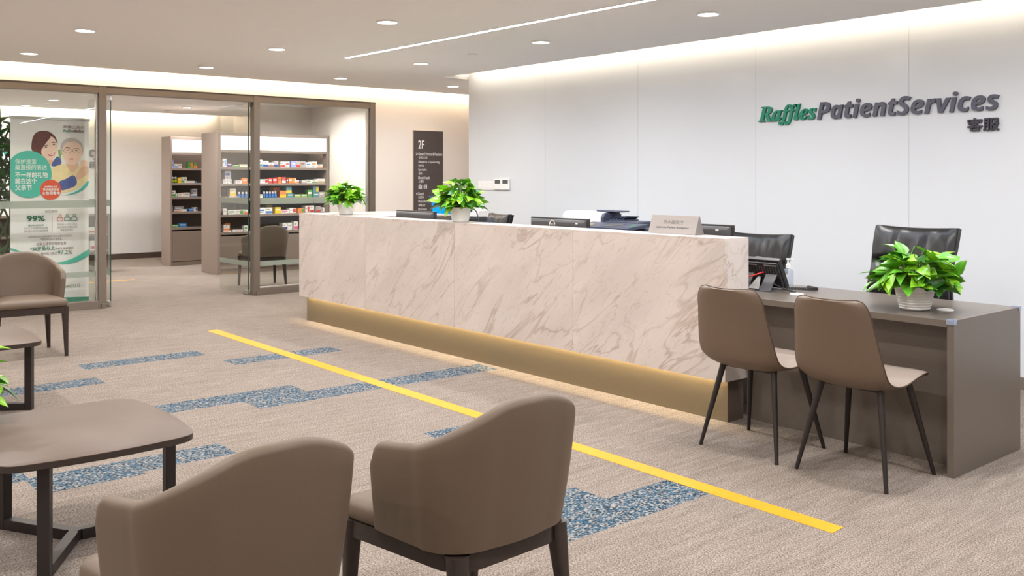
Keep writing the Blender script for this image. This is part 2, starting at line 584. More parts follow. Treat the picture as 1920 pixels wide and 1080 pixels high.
def marble_mat(name):
    m, nt, b, out = new_mat(name)
    tc = nd(nt, 'ShaderNodeTexCoord')
    oi = nd(nt, 'ShaderNodeObjectInfo')
    sc = nd(nt, 'ShaderNodeMath', operation='MULTIPLY')
    sc.inputs[1].default_value = 37.0
    nt.links.new(oi.outputs['Random'], sc.inputs[0])
    av = nd(nt, 'ShaderNodeVectorMath', operation='ADD')
    nt.links.new(tc.outputs['Object'], av.inputs[0])
    nt.links.new(sc.outputs[0], av.inputs[1])
    mp = nd(nt, 'ShaderNodeMapping')
    mp.inputs['Rotation'].default_value = (0, D2R(42), 0)
    nt.links.new(av.outputs[0], mp.inputs['Vector'])

    def veins(scale_vec, scale, lo, hi, dark, detail=5.0, dist=0.6):
        m2 = nd(nt, 'ShaderNodeMapping')
        m2.inputs['Scale'].default_value = scale_vec
        nt.links.new(mp.outputs[0], m2.inputs['Vector'])
        n = nd(nt, 'ShaderNodeTexNoise')
        n.inputs['Scale'].default_value = scale
        n.inputs['Detail'].default_value = detail
        n.inputs['Distortion'].default_value = dist
        nt.links.new(m2.outputs[0], n.inputs['Vector'])
        s = nd(nt, 'ShaderNodeMath', operation='SUBTRACT')
        s.inputs[1].default_value = 0.5
        nt.links.new(n.outputs['Fac'], s.inputs[0])
        a = nd(nt, 'ShaderNodeMath', operation='ABSOLUTE')
        nt.links.new(s.outputs[0], a.inputs[0])
        r = nd(nt, 'ShaderNodeValToRGB')
        r.color_ramp.elements[0].position = lo
        r.color_ramp.elements[1].position = hi
        r.color_ramp.elements[0].color = dark
        r.color_ramp.elements[1].color = (1, 1, 1, 1)
        nt.links.new(a.outputs[0], r.inputs['Fac'])
        return r.outputs['Color']
    v1 = veins((0.5, 1, 1.9), 2.2, 0.0, 0.020, (0.72, 0.655, 0.61, 1), 6.0, 0.8)
    v2 = veins((0.7, 1, 2.6), 5.5, 0.0, 0.014, (0.80, 0.73, 0.69, 1), 4.0, 0.5)
    n = nd(nt, 'ShaderNodeTexNoise')
    m3 = nd(nt, 'ShaderNodeMapping')
    m3.inputs['Scale'].default_value = (0.6, 1, 1.8)
    nt.links.new(mp.outputs[0], m3.inputs['Vector'])
    nt.links.new(m3.outputs[0], n.inputs['Vector'])
    n.inputs['Scale'].default_value = 2.6
    n.inputs['Detail'].default_value = 5
    r0 = nd(nt, 'ShaderNodeValToRGB')
    r0.color_ramp.elements[0].position = 0.3
    r0.color_ramp.elements[1].position = 0.65
    r0.color_ramp.elements[0].color = rgb(197, 187, 182)
    r0.color_ramp.elements[1].color = rgb(209, 199, 194)
    nt.links.new(n.outputs['Fac'], r0.inputs['Fac'])
    # veins fade in and out
    nm = nd(nt, 'ShaderNodeTexNoise')
    nm.inputs['Scale'].default_value = 2.0
    nt.links.new(mp.outputs[0], nm.inputs['Vector'])
    rm = nd(nt, 'ShaderNodeValToRGB')
    rm.color_ramp.elements[0].position = 0.35
    rm.color_ramp.elements[1].position = 0.6
    nt.links.new(nm.outputs['Fac'], rm.inputs['Fac'])
    x1 = nd(nt, 'ShaderNodeMix', data_type='RGBA', blend_type='MULTIPLY')
    nt.links.new(rm.outputs['Color'], x1.inputs['Factor'])
    nt.links.new(r0.outputs['Color'], x1.inputs[6])
    nt.links.new(v1, x1.inputs[7])
    x2 = nd(nt, 'ShaderNodeMix', data_type='RGBA', blend_type='MULTIPLY')
    x2.inputs['Factor'].default_value = 0.6
    nt.links.new(x1.outputs[2], x2.inputs[6])
    nt.links.new(v2, x2.inputs[7])
    nt.links.new(x2.outputs[2], b.inputs['Base Color'])
    b.inputs['Roughness'].default_value = 0.3
    b.inputs['Specular IOR Level'].default_value = 0.4
    return m


M['carpet'] = carpet_mat('beige_streaked_carpet')
M['blue_carpet'] = blue_carpet_mat('blue_woven_carpet')
M['marble'] = marble_mat('pink_white_marble')
# ------------------------------------------------------------------ tables of measured places
BANNER_TEXT=[
   ('保护是爱', 2.356, 2.566, 1.611, 0.055, 'white', 0) ,
   ('最直接的表达', 2.356, 2.672, 1.549, 0.055, 'white', 0) ,
   ('不一样的礼物', 2.356, 2.683, 1.467, 0.061, 'white', 1) ,
   ('就在这个', 2.356, 2.573, 1.399, 0.061, 'white', 1) ,
   ('父亲节', 2.357, 2.522, 1.33, 0.061, 'white', 1) ,
   ('北京莱佛士诊所', 2.646, 2.777, 1.337, 0.021, 'white', 1) ,
   ('带状疱疹疫苗', 2.631, 2.795, 1.307, 0.03, 'white', 1) ,
   ('火热预售中', 2.622, 2.803, 1.266, 0.039, 'white', 1) ,
   ('莱佛士医疗', 2.835, 3.062, 2.0, 0.03, 'wine', 0) ,
   ('𝑹𝒂𝒇𝒇𝒍𝒆𝒔', 2.835, 2.943, 1.955, 0.037, 'green', 0) ,
   ('𝙈𝙚𝙙𝙞𝙘𝙖𝙡', 2.943, 3.059, 1.959, 0.033, 'wine', 0) ,
   ('研究表明', 2.653, 2.777, 1.066, 0.032, 'grey', 0) ,
   ('99%', 2.472, 2.651, 0.993, 0.064, 'green', 1) ,
   ('超过99%的50岁', 2.485, 2.639, 0.919, 0.023, 'green', 0) ,
   ('及以上人的神经系统中都', 2.446, 2.681, 0.888, 0.023, 'grey', 0) ,
   ('潜伏着水痘-带状疱疹病毒', 2.443, 2.686, 0.858, 0.023, 'grey', 0) ,
   ('其中约三分之一的人', 2.779, 2.986, 0.921, 0.024, 'grey', 0) ,
   ('会因病毒的再度活跃', 2.779, 2.986, 0.889, 0.024, 'grey', 0) ,
   ('罹患带状疱疹。', 2.81, 2.948, 0.858, 0.024, 'grey', 0) ,
   ('带状疱疹引发的神经痛有时可长达数月甚至数年', 2.485, 2.929, 0.793, 0.025, 'grey', 0) ,
   ('严重影响患者生活质量。', 2.599, 2.83, 0.762, 0.025, 'grey', 0) ,
   ('欣安立适带状疱疹疫苗', 2.567, 2.869, 0.713, 0.033, 'wine', 0) ,
   ('对', 2.504, 2.525, 0.667, 0.026, 'wine', 0) ,
   ('50岁及以上', 2.528, 2.755, 0.664, 0.044, 'green', 1) ,
   ('的成人接种者的', 2.758, 2.943, 0.656, 0.028, 'wine', 0) ,
   ('保护效力高达', 2.61, 2.777, 0.606, 0.028, 'wine', 0) ,
   ('97.2%', 2.782, 2.929, 0.611, 0.044, 'green', 0) ,
   ('64629112', 2.854, 3.015, 0.234, 0.03, 'green', 0) ,
]
DIRECTORY_TEXT=[
   ('2F', 7.298, 7.401, 1.9, 0.115, 1) ,
   ('General Practice & Paediatric', 7.301, 7.705, 1.77, 0.042, 0) ,
   ('全科及儿科', 7.301, 7.452, 1.72, 0.037, 0) ,
   ('Obstetrics & Gynaecology', 7.301, 7.666, 1.657, 0.042, 0) ,
   ('妇产科', 7.301, 7.392, 1.606, 0.037, 0) ,
   ('Specialist', 7.301, 7.439, 1.548, 0.041, 0) ,
   ('专科', 7.301, 7.365, 1.498, 0.037, 0) ,
   ('Mental Health', 7.301, 7.491, 1.44, 0.041, 0) ,
   ('心理科', 7.301, 7.392, 1.388, 0.037, 0) ,
   ('Dental', 7.301, 7.39, 1.218, 0.041, 0) ,
   ('口腔科', 7.301, 7.392, 1.171, 0.037, 0) ,
   ('Physiotherapy', 7.301, 7.497, 1.11, 0.041, 0) ,
   ('物理治疗', 7.301, 7.419, 1.06, 0.037, 0) ,
   ('Pharmacy', 7.301, 7.445, 1.002, 0.041, 0) ,
   ('>', 7.258, 7.289, 1.768, 0.037, 1) ,
   ('<', 7.263, 7.292, 1.219, 0.037, 1) ,
]
PORTRAIT={
   'hair' : [(2.517, 1.722), (2.519, 1.814), (2.533, 1.885), (2.566, 1.932), (2.617, 1.951), (2.674, 1.951), (2.721, 1.93), (2.76, 1.89), (2.779, 1.841), (2.784, 1.799), (2.769, 1.747), (2.731, 1.726), (2.693, 1.663), (2.655, 1.663), (2.617, 1.688), (2.58, 1.713)] ,
   'face' : [(2.717, 1.901), (2.674, 1.848), (2.636, 1.801), (2.617, 1.744), (2.617, 1.693), (2.646, 1.652), (2.693, 1.627), (2.741, 1.643), (2.769, 1.69), (2.787, 1.748), (2.781, 1.81), (2.76, 1.856)] ,
   'neck' : [(2.664, 1.653), (2.741, 1.643), (2.731, 1.561), (2.702, 1.571), (2.674, 1.622)] ,
   'denim' : [(2.717, 1.561), (2.731, 1.612), (2.769, 1.665), (2.793, 1.675), (2.827, 1.613), (2.817, 1.582), (2.769, 1.561)] ,
   'leaf' : [(2.786, 1.748), (2.808, 1.748), (2.817, 1.676), (2.822, 1.624), (2.793, 1.675)] ,
   'manhair' : [(2.808, 1.727), (2.808, 1.779), (2.827, 1.832), (2.866, 1.869), (2.924, 1.884), (2.983, 1.874), (3.032, 1.826), (3.052, 1.774), (3.05, 1.721), (3.032, 1.679), (2.817, 1.676)] ,
   'manface' : [(2.827, 1.707), (2.835, 1.759), (2.860, 1.822), (2.934, 1.842), (2.999, 1.826), (3.032, 1.775), (3.03, 1.7), (3.013, 1.637), (2.973, 1.589), (2.934, 1.573), (2.885, 1.588), (2.851, 1.629)] ,
   'manneck' : [(2.856, 1.614), (3.003, 1.616), (2.993, 1.542), (2.934, 1.489), (2.885, 1.531)] ,
   'shirt' : [(2.712, 1.54), (2.779, 1.571), (2.856, 1.598), (2.895, 1.531), (2.934, 1.484), (2.983, 1.531), (3.008, 1.584), (3.062, 1.585), (3.107, 1.522), (3.107, 1.416), (3.042, 1.353), (2.944, 1.291), (2.856, 1.271), (2.808, 1.271), (2.731, 1.416)] ,
   'arm' : [(3.013, 1.542), (3.072, 1.585), (3.107, 1.553), (3.107, 1.479), (3.042, 1.437), (2.983, 1.406), (2.963, 1.448)] ,
   'hand' : [(3.018, 1.584), (3.022, 1.626), (3.062, 1.639), (3.1, 1.617), (3.107, 1.575), (3.072, 1.564), (3.042, 1.569)] ,
   'sleeve' : [(2.779, 1.39), (2.866, 1.421), (2.934, 1.466), (2.963, 1.458), (2.988, 1.385), (2.963, 1.338), (2.885, 1.312), (2.822, 1.29), (2.808, 1.333)] ,
   'swoosh' : [(2.808, 1.242), (2.885, 1.249), (2.963, 1.278), (3.032, 1.321), (3.107, 1.421), (3.107, 1.361), (3.052, 1.3), (2.983, 1.264), (2.905, 1.242)] ,
   'smile' : [(2.674, 1.689), (2.712, 1.697), (2.762, 1.721), (2.75, 1.687), (2.721, 1.672), (2.698, 1.672)] ,
   'eye1' : [(2.646, 1.767), (2.664, 1.78), (2.682, 1.774), (2.664, 1.764)] ,
   'eye2' : [(2.726, 1.8), (2.745, 1.811), (2.762, 1.805), (2.745, 1.794)] ,
   'eye3' : [(2.866, 1.744), (2.883, 1.75), (2.9, 1.745), (2.883, 1.738)] ,
   'eye4' : [(2.958, 1.739), (2.975, 1.745), (2.993, 1.739), (2.975, 1.733)] ,
   'mouth2' : [(2.885, 1.645), (2.924, 1.651), (2.963, 1.647), (2.924, 1.636)] ,
}
UNIT_LONG =[
   (1, 5.646, 5.712, 0.118, 'white and sky blue', 0) ,
   (1, 5.715, 5.796, 0.058, 'purple', 0) ,
   (1, 5.8, 5.913, 0.03, 'green', 0) ,
   (1, 5.921, 6.04, 0.039, 'cream', 0) ,
   (1, 6.23, 6.284, 0.113, 'white and teal', 0) ,
   (1, 6.287, 6.383, 0.097, 'white and navy', 0) ,
   (1, 6.387, 6.471, 0.072, 'white and brown', 0) ,
   (1, 6.475, 6.547, 0.098, 'grey and navy', 0) ,
   (1, 6.582, 6.668, 0.09, 'white and red', 0) ,
   (1, 6.672, 6.74, 0.09, 'white and red', 0) ,
   (1, 6.763, 6.845, 0.099, 'lilac', 0) ,
   (1, 6.849, 6.919, 0.099, 'grey and red', 0) ,
   (1, 6.922, 7.011, 0.099, 'grey and brown', 0) ,
   (1, 7.021, 7.109, 0.083, 'white and blue', 0) ,
   (1, 7.114, 7.213, 0.096, 'white and orange', 0) ,
   (1, 7.218, 7.313, 0.05, 'white and orange', 0) ,
   (2, 5.655, 5.722, 0.06, 'white and grey', 0) ,
   (2, 5.726, 5.796, 0.06, 'white and grey', 0) ,
   (2, 5.688, 5.779, 0.128, 'grey and navy', 'up') ,
   (2, 5.862, 5.955, 0.044, 'white and magenta', 0) ,
   (2, 5.959, 6.04, 0.077, 'orange', 0) ,
   (2, 6.23, 6.264, 0.061, 'white and grey', 0) ,
   (2, 6.267, 6.383, 0.061, 'white and red', 0) ,
   (2, 6.387, 6.452, 0.082, 'red and white', 0) ,
   (2, 6.458, 6.533, 0.087, 'red and white', 0) ,
   (2, 6.542, 6.6, 0.095, 'orange and red', 0) ,
   (2, 6.604, 6.672, 0.096, 'red and white', 0) ,
   (2, 6.681, 6.713, 0.071, 'dull red', 0) ,
   (2, 6.718, 6.787, 0.084, 'orange and white', 0) ,
   (2, 6.79, 6.854, 0.08, 'orange and white', 0) ,
   (2, 6.858, 6.9, 0.046, 'white and orange', 0) ,
   (2, 6.946, 7.025, 0.051, 'grey', 0) ,
   (2, 7.03, 7.122, 0.055, 'white and green', 0) ,
   (2, 7.124, 7.218, 0.055, 'white and green', 0) ,
   (2, 7.227, 7.37, 0.07, 'white and gold', 0) ,
   (3, 5.655, 5.737, 0.028, 'red', 0) ,
   (3, 5.758, 5.879, 0.036, 'white and orange', 0) ,
   (3, 5.762, 5.854, 0.112, 'cream and yellow', 'up') ,
   (3, 5.89, 5.937, 0.097, 'bottle', 0) ,
   (3, 5.947, 5.993, 0.097, 'bottle', 0) ,
   (3, 6.004, 6.049, 0.097, 'bottle', 0) ,
   (3, 6.23, 6.291, 0.057, 'cream', 0) ,
   (3, 6.296, 6.34, 0.098, 'bottle', 0) ,
   (3, 6.343, 6.387, 0.099, 'bottle', 0) ,
   (3, 6.391, 6.435, 0.099, 'bottle', 0) ,
   (3, 6.438, 6.483, 0.099, 'bottle', 0) ,
   (3, 6.486, 6.531, 0.099, 'bottle', 0) ,
   (3, 6.538, 6.654, 0.158, 'orange', 'back') ,
   (3, 6.573, 6.681, 0.108, 'orange and yellow', 0) ,
   (3, 6.692, 6.799, 0.067, 'teal', 0) ,
   (3, 6.677, 6.772, 0.15, 'teal and yellow', 'up') ,
   (3, 6.818, 6.934, 0.05, 'light green', 0) ,
   (3, 6.937, 7.045, 0.051, 'light green', 0) ,
   (3, 7.054, 7.133, 0.119, 'green and white', 0) ,
   (3, 7.152, 7.256, 0.077, 'teal', 0) ,
   (3, 7.147, 7.246, 0.162, 'teal and yellow', 'up') ,
   (3, 7.265, 7.37, 0.087, 'pinkish grey', 0) ,
   (4, 5.655, 5.712, 0.092, 'white', 0) ,
   (4, 5.737, 5.859, 0.068, 'white and green', 0) ,
   (4, 5.862, 5.981, 0.068, 'white and green', 0) ,
   (4, 5.986, 6.049, 0.069, 'white and orange', 0) ,
   (4, 6.23, 6.334, 0.092, 'white and blue', 0) ,
   (4, 6.338, 6.449, 0.092, 'white and blue', 0) ,
   (4, 6.422, 6.52, 0.132, 'olive', 'back') ,
   (4, 6.493, 6.591, 0.095, 'yellow', 0) ,
   (4, 6.6, 6.732, 0.052, 'white and pink', 0) ,
   (4, 6.736, 6.854, 0.077, 'white and red', 0) ,
   (4, 6.882, 6.993, 0.072, 'orange and green', 0) ,
   (4, 7.011, 7.086, 0.11, 'white and red', 0) ,
   (4, 7.09, 7.166, 0.11, 'white and red', 0) ,
   (4, 7.199, 7.28, 0.098, 'grey and red', 0) ,
   (4, 7.284, 7.361, 0.081, 'grey and white', 0) ,
   (5, 5.663, 5.783, 0.02, 'white and orange', 0) ,
   (5, 5.667, 5.762, 0.088, 'white and orange', 'up') ,
   (5, 5.812, 5.972, 0.028, 'white and red', 0) ,
   (5, 5.989, 6.049, 0.089, 'white and green', 0) ,
   (5, 5.746, 5.837, 0.128, 'orange', 'back') ,
   (5, 6.618, 6.699, 0.108, 'white and navy', 0) ,
   (5, 6.703, 6.781, 0.109, 'white', 0) ,
   (5, 6.809, 6.882, 0.126, 'white and pink', 0) ,
]
UNIT_FAR =[
   (1, 5.555, 5.59, 0.135, 'lilac', 0) ,
   (1, 5.594, 5.66, 0.066, 'white and blue', 0) ,
   (1, 5.664, 5.726, 0.066, 'white and grey', 0) ,
   (1, 5.824, 5.918, 0.102, 'green and orange', 0) ,
   (1, 5.922, 5.985, 0.093, 'green and orange', 0) ,
   (2, 5.555, 5.603, 0.1, 'lime bottle', 0) ,
   (2, 5.606, 5.656, 0.101, 'lime bottle', 0) ,
   (2, 5.659, 5.714, 0.088, 'yellow', 0) ,
   (2, 5.717, 5.757, 0.097, 'white and green', 0) ,
   (2, 5.762, 5.806, 0.097, 'white and green', 0) ,
   (2, 5.81, 5.94, 0.035, 'white', 0) ,
   (2, 5.944, 5.985, 0.027, 'blue', 0) ,
   (3, 5.555, 5.621, 0.105, 'white and green', 0) ,
   (3, 5.624, 5.651, 0.061, 'mint green', 0) ,
   (3, 5.656, 5.753, 0.057, 'white and orange', 0) ,
   (3, 5.756, 5.86, 0.068, 'white', 0) ,
   (3, 5.882, 5.985, 0.04, 'white and blue', 0) ,
   (3, 5.904, 5.985, 0.089, 'grey and navy', 'up') ,
   (4, 5.555, 5.638, 0.1, 'grey', 'back') ,
   (4, 5.664, 5.815, 0.079, 'grey and white', 'back') ,
   (4, 5.603, 5.708, 0.026, 'white and orange', 0) ,
   (4, 5.712, 5.806, 0.035, 'white', 0) ,
   (4, 5.842, 5.919, 0.044, 'blue', 0) ,
   (4, 5.922, 5.985, 0.062, 'white and navy', 0) ,
   (5, 5.559, 5.673, 0.044, 'green', 0) ,
   (5, 5.678, 5.806, 0.066, 'blue', 0) ,
]

# ------------------------------------------------------------------ the setting
H = 2.6
M['taupe_paint'] = mat('taupe_wall_paint', (150, 140, 132), 0.8, vary=0.01, scale=10)


def struct(name, mb, m, label, cat, **kw):
    o = mb.build(name, m, **kw)
    return tag(o, label, cat, kind='structure')


# floor: one mesh; the blue carpet planks are faces of it
PATCH = [(-7.63, -7.395, 2.04, 2.96), (-7.085, -6.85, 2.97, 3.90), (-7.06, -6.82, 1.06, 2.015), (-5.94, -5.69, 2.02, 2.97),
         (-5.69, -5.445, 2.52, 4.41), (-4.88, -4.64, 1.54, 2.02), (-4.88, -4.595, 1.075, 1.54), (-5.08, -4.85, 0.10, 1.09), (-4.88, -4.595, 1.09, 1.54),
         (-4.33, -4.10, 2.97, 3.42), (-2.925, -2.67, 2.505, 3.44), (-3.13, -2.925, 2.04, 2.99)]
xs = sorted({-17.4, 3.0} | {v for p in PATCH for v in p[:2]})
ys = sorted({-4.0, 9.6} | {v for p in PATCH for v in p[2:]})
mb = MB()
mb.v = [(x, y, 0.0) for y in ys for x in xs]
for j in range(len(ys) - 1):
    for i in range(len(xs) - 1):
        cx, cy = (xs[i] + xs[i + 1]) / 2, (ys[j] + ys[j + 1]) / 2
        a = j * len(xs) + i
        mb.f.append((a, a + 1, a + 1 + len(xs), a + len(xs)))
        mb.m.append(1 if any(p[0] < cx < p[1] and p[2] < cy < p[3] for p in PATCH) else 0)
struct('floor', mb, [M['carpet'], M['blue_carpet']], 'beige streaked carpet floor with inlaid blue woven planks', 'floor')

# ceiling: a dropped slab that stops short of the walls, leaving lit coves, and the deck above it
mb = MB()
mb.box(-10.43, 3.0, -4.0, 6.35, H, H + 0.03)
mb.box(-10.43, -8.84, 6.35, 9.4, H, H + 0.03)
struct('ceiling', mb, M['ceiling'], 'white painted dropped ceiling stopping short of the walls', 'ceiling')
mb = MB().box(-10.9, 3.0, -4.0, 9.5, 2.9, 2.95)
struct('ceiling_upper', mb, M['ceiling'], 'ceiling deck above the lit wall coves', 'ceiling')
mb = MB().box(-16.85, -10.92, -1.2, 7.42, H, H + 0.03)
struct('ceiling_pharmacy', mb, M['ceiling'], 'dropped ceiling of the room behind the glass', 'ceiling')
mb = MB().box(-17.3, -10.9, -1.3, 7.5, 2.9, 2.95)
struct('ceiling_pharmacy_upper', mb, M['ceiling'], 'ceiling deck over the room behind the glass', 'ceiling')

mb = MB().box(-8.81, 3.0, 6.70, 6.82, 0, 2.9)
for x in (-7.463, -6.129, -4.782, -3.435, -2.09, -0.75, 0.6, 1.95):
    mb.box(x - 0.003, x + 0.003, 6.6992, 6.71, 0, 2.9, 1)
mb.box(-8.81, -8.72, 6.82, 9.45, 0, 2.9)
struct('wall_back', mb, [M['panel'], M['seam']], 'glossy white panelled wall behind the reception counter', 'wall')
mb = MB().box(-8.81, 3.0, 6.686, 6.70, 0, 0.083)
struct('baseboard_back', mb, M['skirting'], 'taupe skirting board under the white panelled wall', 'baseboard')
mb = MB()
mb.box(-10.92, -10.77, 6.63, 9.45, 0, 2.9)
mb.box(-10.92, -10.77, 0.62, 6.63, 2.447, 2.9)
mb.box(-10.92, -10.77, -4.0, 0.62, 0, 2.9)
struct('wall_left', mb, M['beige'], 'beige wall round the glass partition', 'wall')
mb = MB().box(-10.9, -8.72, 9.4, 9.5, 0, 2.9)
struct('wall_alcove', mb, M['beige'], 'beige end wall of the passage behind the counter', 'wall')
mb = MB().box(3.0, 3.1, -4.0, 6.8, 0, 2.9)
struct('wall_right', mb, M['taupe_paint'], 'taupe wall on the right of the lobby', 'wall')
mb = MB().box(-10.9, 3.1, -4.1, -4.0, 0, 2.9)
struct('wall_front', mb, M['taupe_paint'], 'taupe wall behind the seating area', 'wall')
mb = MB().box(-17.3, -17.2, -1.2, 7.5, 0, 2.9)
struct('wall_rear', mb, M['white_paint'], 'white rear wall of the room behind the glass', 'wall')
mb = MB().box(-17.2, -10.92, 7.42, 7.52, 0, 2.9)
mb.box(-14.2, -14.12, 6.45, 7.42, 0, 2.9)
struct('wall_side', mb, M['beige'], 'pale side wall of the room behind the glass', 'wall')
mb = MB().box(-17.2, -10.92, -1.3, -1.2, 0, 2.9)
struct('wall_end', mb, M['white_paint'], 'end wall of the room behind the glass', 'wall')
mb = MB().box(-17.2, -17.185, -1.2, 7.42, 0, 0.10)
struct('baseboard_rear', mb, M['dark_skirting'], 'dark skirting board of the rear room', 'baseboard')

# glass partition
XP0, XP1 = -10.89, -10.785
t = thing('trim_1', 'taupe metal frame of the glass partition', 'partition frame', (XP0, 4.0, 0), kind='structure')


def tp(name, x0, x1, y0, y1, z0, z1, m, parent=t, org=(XP0, 4.0, 0), bevel=0.002):
    return MB().box(x0 - org[0], x1 - org[0], y0 - org[1], y1 - org[1], z0 - org[2], z1 - org[2]).build(name, m, parent, bevel=bevel)


tp('head_rail', XP0, XP1, 0.62, 6.63, 2.362, 2.447, M['frame'])
tp('sill_rail', XP0, XP1, 0.62, 3.113, 0, 0.085, M['frame'])
tp('sill_rail', XP0, XP1, 4.989, 6.554, 0, 0.085, M['frame'])
for y0, y1 in ((3.113, 3.191), (4.911, 4.989), (6.554, 6.63), (0.62, 0.70)):
    tp('post', XP0, XP1 + 0.006, y0, y1, 0, 2.449, M['frame'])
for y0, y1 in ((3.135, 3.175), (4.935, 4.98)):
    tp('door_stop', XP1 + 0.004, XP1 + 0.03, y0, y1, 0, 0.055, M['frame'])
tp('glazing_bead', XP0 + 0.02, XP1 - 0.03, 3.09, 3.113, 0.085, 2.362, M['steel'])
tp('glazing_bead', XP0 + 0.02, XP1 - 0.03, 6.531, 6.554, 0.085, 2.362, M['steel'])
tp('glazing_bead', XP0 + 0.02, XP1 - 0.03, 4.989, 6.53, 0.085, 0.097, M['steel'])


def glazing(name, label, panes):
    w = thing(name, label, 'window', (-10.84, panes[0][0], 0), kind='structure')
    for y0, y1 in panes:
        MB().box(-0.005, 0.005, y0 - panes[0][0], y1 - panes[0][0], 0.085, 2.362).build('pane', M['glass'], w)
        MB().box(0.0055, 0.0065, y0 - panes[0][0], y1 - panes[0][0], 1.112, 1.19).build('frosted_band', M['frost'], w)
        MB().box(0.0055, 0.0065, y0 - panes[0][0], y1 - panes[0][0], 0.352, 0.41).build('frosted_band', M['frost'], w)
    return w


glazing('window_1', 'glass pane with frosted bands in front of the roll-up banner', [(0.70, 3.09)])
glazing('window_2', 'two butted glass panes between the open door and the beige wall', [(4.989, 5.740), (5.745, 6.531)])


def glass_door(name, label, y):
    d = thing(name, label, 'door', (-10.88, y, 0), kind='structure')
    MB().box(-0.86, 0.0, -0.006, 0.006, 0.012, 2.35).build('pane', M['glass'], d)
    MB().box(0.0, 0.006, -0.006, 0.006, 0.06, 2.30).build('pane_edge', M['glass_edge'], d)
    MB().box(-0.86, 0.0, -0.008, -0.0068, 1.118, 1.19).build('frosted_band', M['frost'], d)
    MB().box(-0.86, 0.0, -0.008, -0.0068, 0.352, 0.41).build('frosted_band', M['frost'], d)
    MB().box(-0.14, 0.008, -0.014, 0.014, 0.008, 0.06).build('patch_hinge', M['steel'], d, bevel=0.002)
    MB().box(-0.14, 0.008, -0.014, 0.014, 2.30, 2.358).build('patch_hinge', M['steel'], d, bevel=0.002)
    return d


glass_door('door_1', 'glass door folded back beside the banner window', 3.262)
glass_door('door_2', 'glass door folded back in front of the tall shelving', 4.885)


# ------------------------------------------------------------------ lamps
def downlight(x, y, label, group=None, watts=None, z=H):
    d = thing('downlight', label, 'ceiling light', (x, y, z - 0.012), group=group)
    MB().lathe([(0.070, 0.004), (0.073, 0.0), (0.084, 0.0), (0.088, 0.012), (0.070, 0.012)], n=28, cap0=False, cap1=False).build('trim_ring', M['white'], d, smooth=True)
    MB().lathe([(0.070, 0.006), (0.03, 0.0055), (0.002, 0.0055)], n=24, cap0=False).build('lens', M['lens'], d)
    area_light('downlight_beam', (0, 0, -0.004), (0, 0, 0), 0.11, 0.11, DOWNLIGHT_W if watts is None else watts, (1.0, 0.965, 0.92), d, 'DISK', 165)
    return d


for x, y, lb in ((-9.6, 2.15, 'round recessed downlight at the far left, nearest the banner window'),
                 (-7.84, 2.157, 'round recessed downlight second from the left edge of the ceiling'),
                 (-9.59, 3.84, 'round recessed downlight in front of the open glass doors'),
                 (-7.85, 3.795, 'round recessed downlight left of the end of the light strip'),
                 (-9.63, 5.456, 'round recessed downlight above the right glass panes'),
                 (-7.886, 5.386, 'round recessed downlight just under the left end of the light strip'),
                 (-9.56, 7.02, 'round recessed downlight over the passage beside the white wall'),
                 (-5.97, 3.777, 'round recessed downlight above the middle of the light strip'),
                 (-6.0, 5.338, 'round recessed downlight between light strip and white wall'),
                 (-4.216, 5.345, 'round recessed downlight at the top right, nearest the green lettering')):
    downlight(x, y, lb)
for x in (-9.6, -7.85, -5.97, -4.2, -2.4, -0.6, 1.2):
    for y in (-2.6, -1.0, 0.55, 2.15, 3.8, 5.36):
        if (y > 1 and x < -7) or (x < -5 and y > 3) or (x < -4 and y > 5):
            continue
        downlight(x, y, 'round recessed downlight in the ceiling beyond the frame', 'downlights over the seating area')
for x, y, lb in ((-15.19, 5.76, 'round downlight in the rear room seen through the open doorway'),
                 (-15.03, 3.70, 'round downlight in the rear room above the banner'),
                 (-16.40, 3.63, 'small round downlight in the rear room near its far wall'),
                 (-13.0, 4.9, 'round downlight in the rear room in front of the long shelving unit')):
    downlight(x, y, lb, watts=DOWNLIGHT_W * 2.0)
for x, y in ((-12.8, 2.4), (-13.0, 0.6), (-12.6, 6.6), (-15.2, 1.8)):
    downlight(x, y, 'round recessed downlight in the ceiling of the rear room', 'downlights in the rear room', watts=DOWNLIGHT_W * 2.0)

t = thing('ceiling_light_strip', 'long thin white LED strip recessed in the ceiling', 'ceiling light', (-8.018, 4.60, H))
MB().box(0, 8.0, -0.018, 0.018, -0.004, 0.004).build('diffuser', M['led_white'], t)
for s in (-1, 1):
    MB().box(-0.004, 8.004, s * 0.021 - 0.003, s * 0.021 + 0.003, -0.005, 0.004).build('edge_trim', M['white'], t)
t.rotation_euler = (0, 0, D2R(0.6))

o = MB().lathe([(0.05, 0.0), (0.048, -0.012), (0.03, -0.016), (0.001, -0.016)], (0, 0, 0), cap1=False).build('ceiling_detector', M['white'], smooth=True)
o.location = (-7.006, 5.366, H)
tag(o, 'flat white disc detector on the ceiling between light strip and white wall', 'detector')
o = MB().lathe([(0.06, 0.0), (0.058, -0.015), (0.03, -0.03), (0.001, -0.03)], (0, 0, 0), cap1=False).build('ceiling_detector', M['white'], smooth=True)
o.location = (-16.1, 5.77, H)
tag(o, 'small white detector on the ceiling of the rear room', 'detector')

# ------------------------------------------------------------------ reception counter
CX0, CX1, CY = -8.62, -3.357, 4.41
t = thing('reception_counter', 'long marble clad reception counter on a bronze underlit plinth', 'counter', (CX0, CY, 0))


def cb(name, x0, x1, y0, y1, z0, z1, m, bevel=0.0, parent=None):
    return MB().box(x0 - CX0, x1 - CX0, y0 - CY, y1 - CY, z0, z1).build(name, m, parent or t, bevel=bevel)


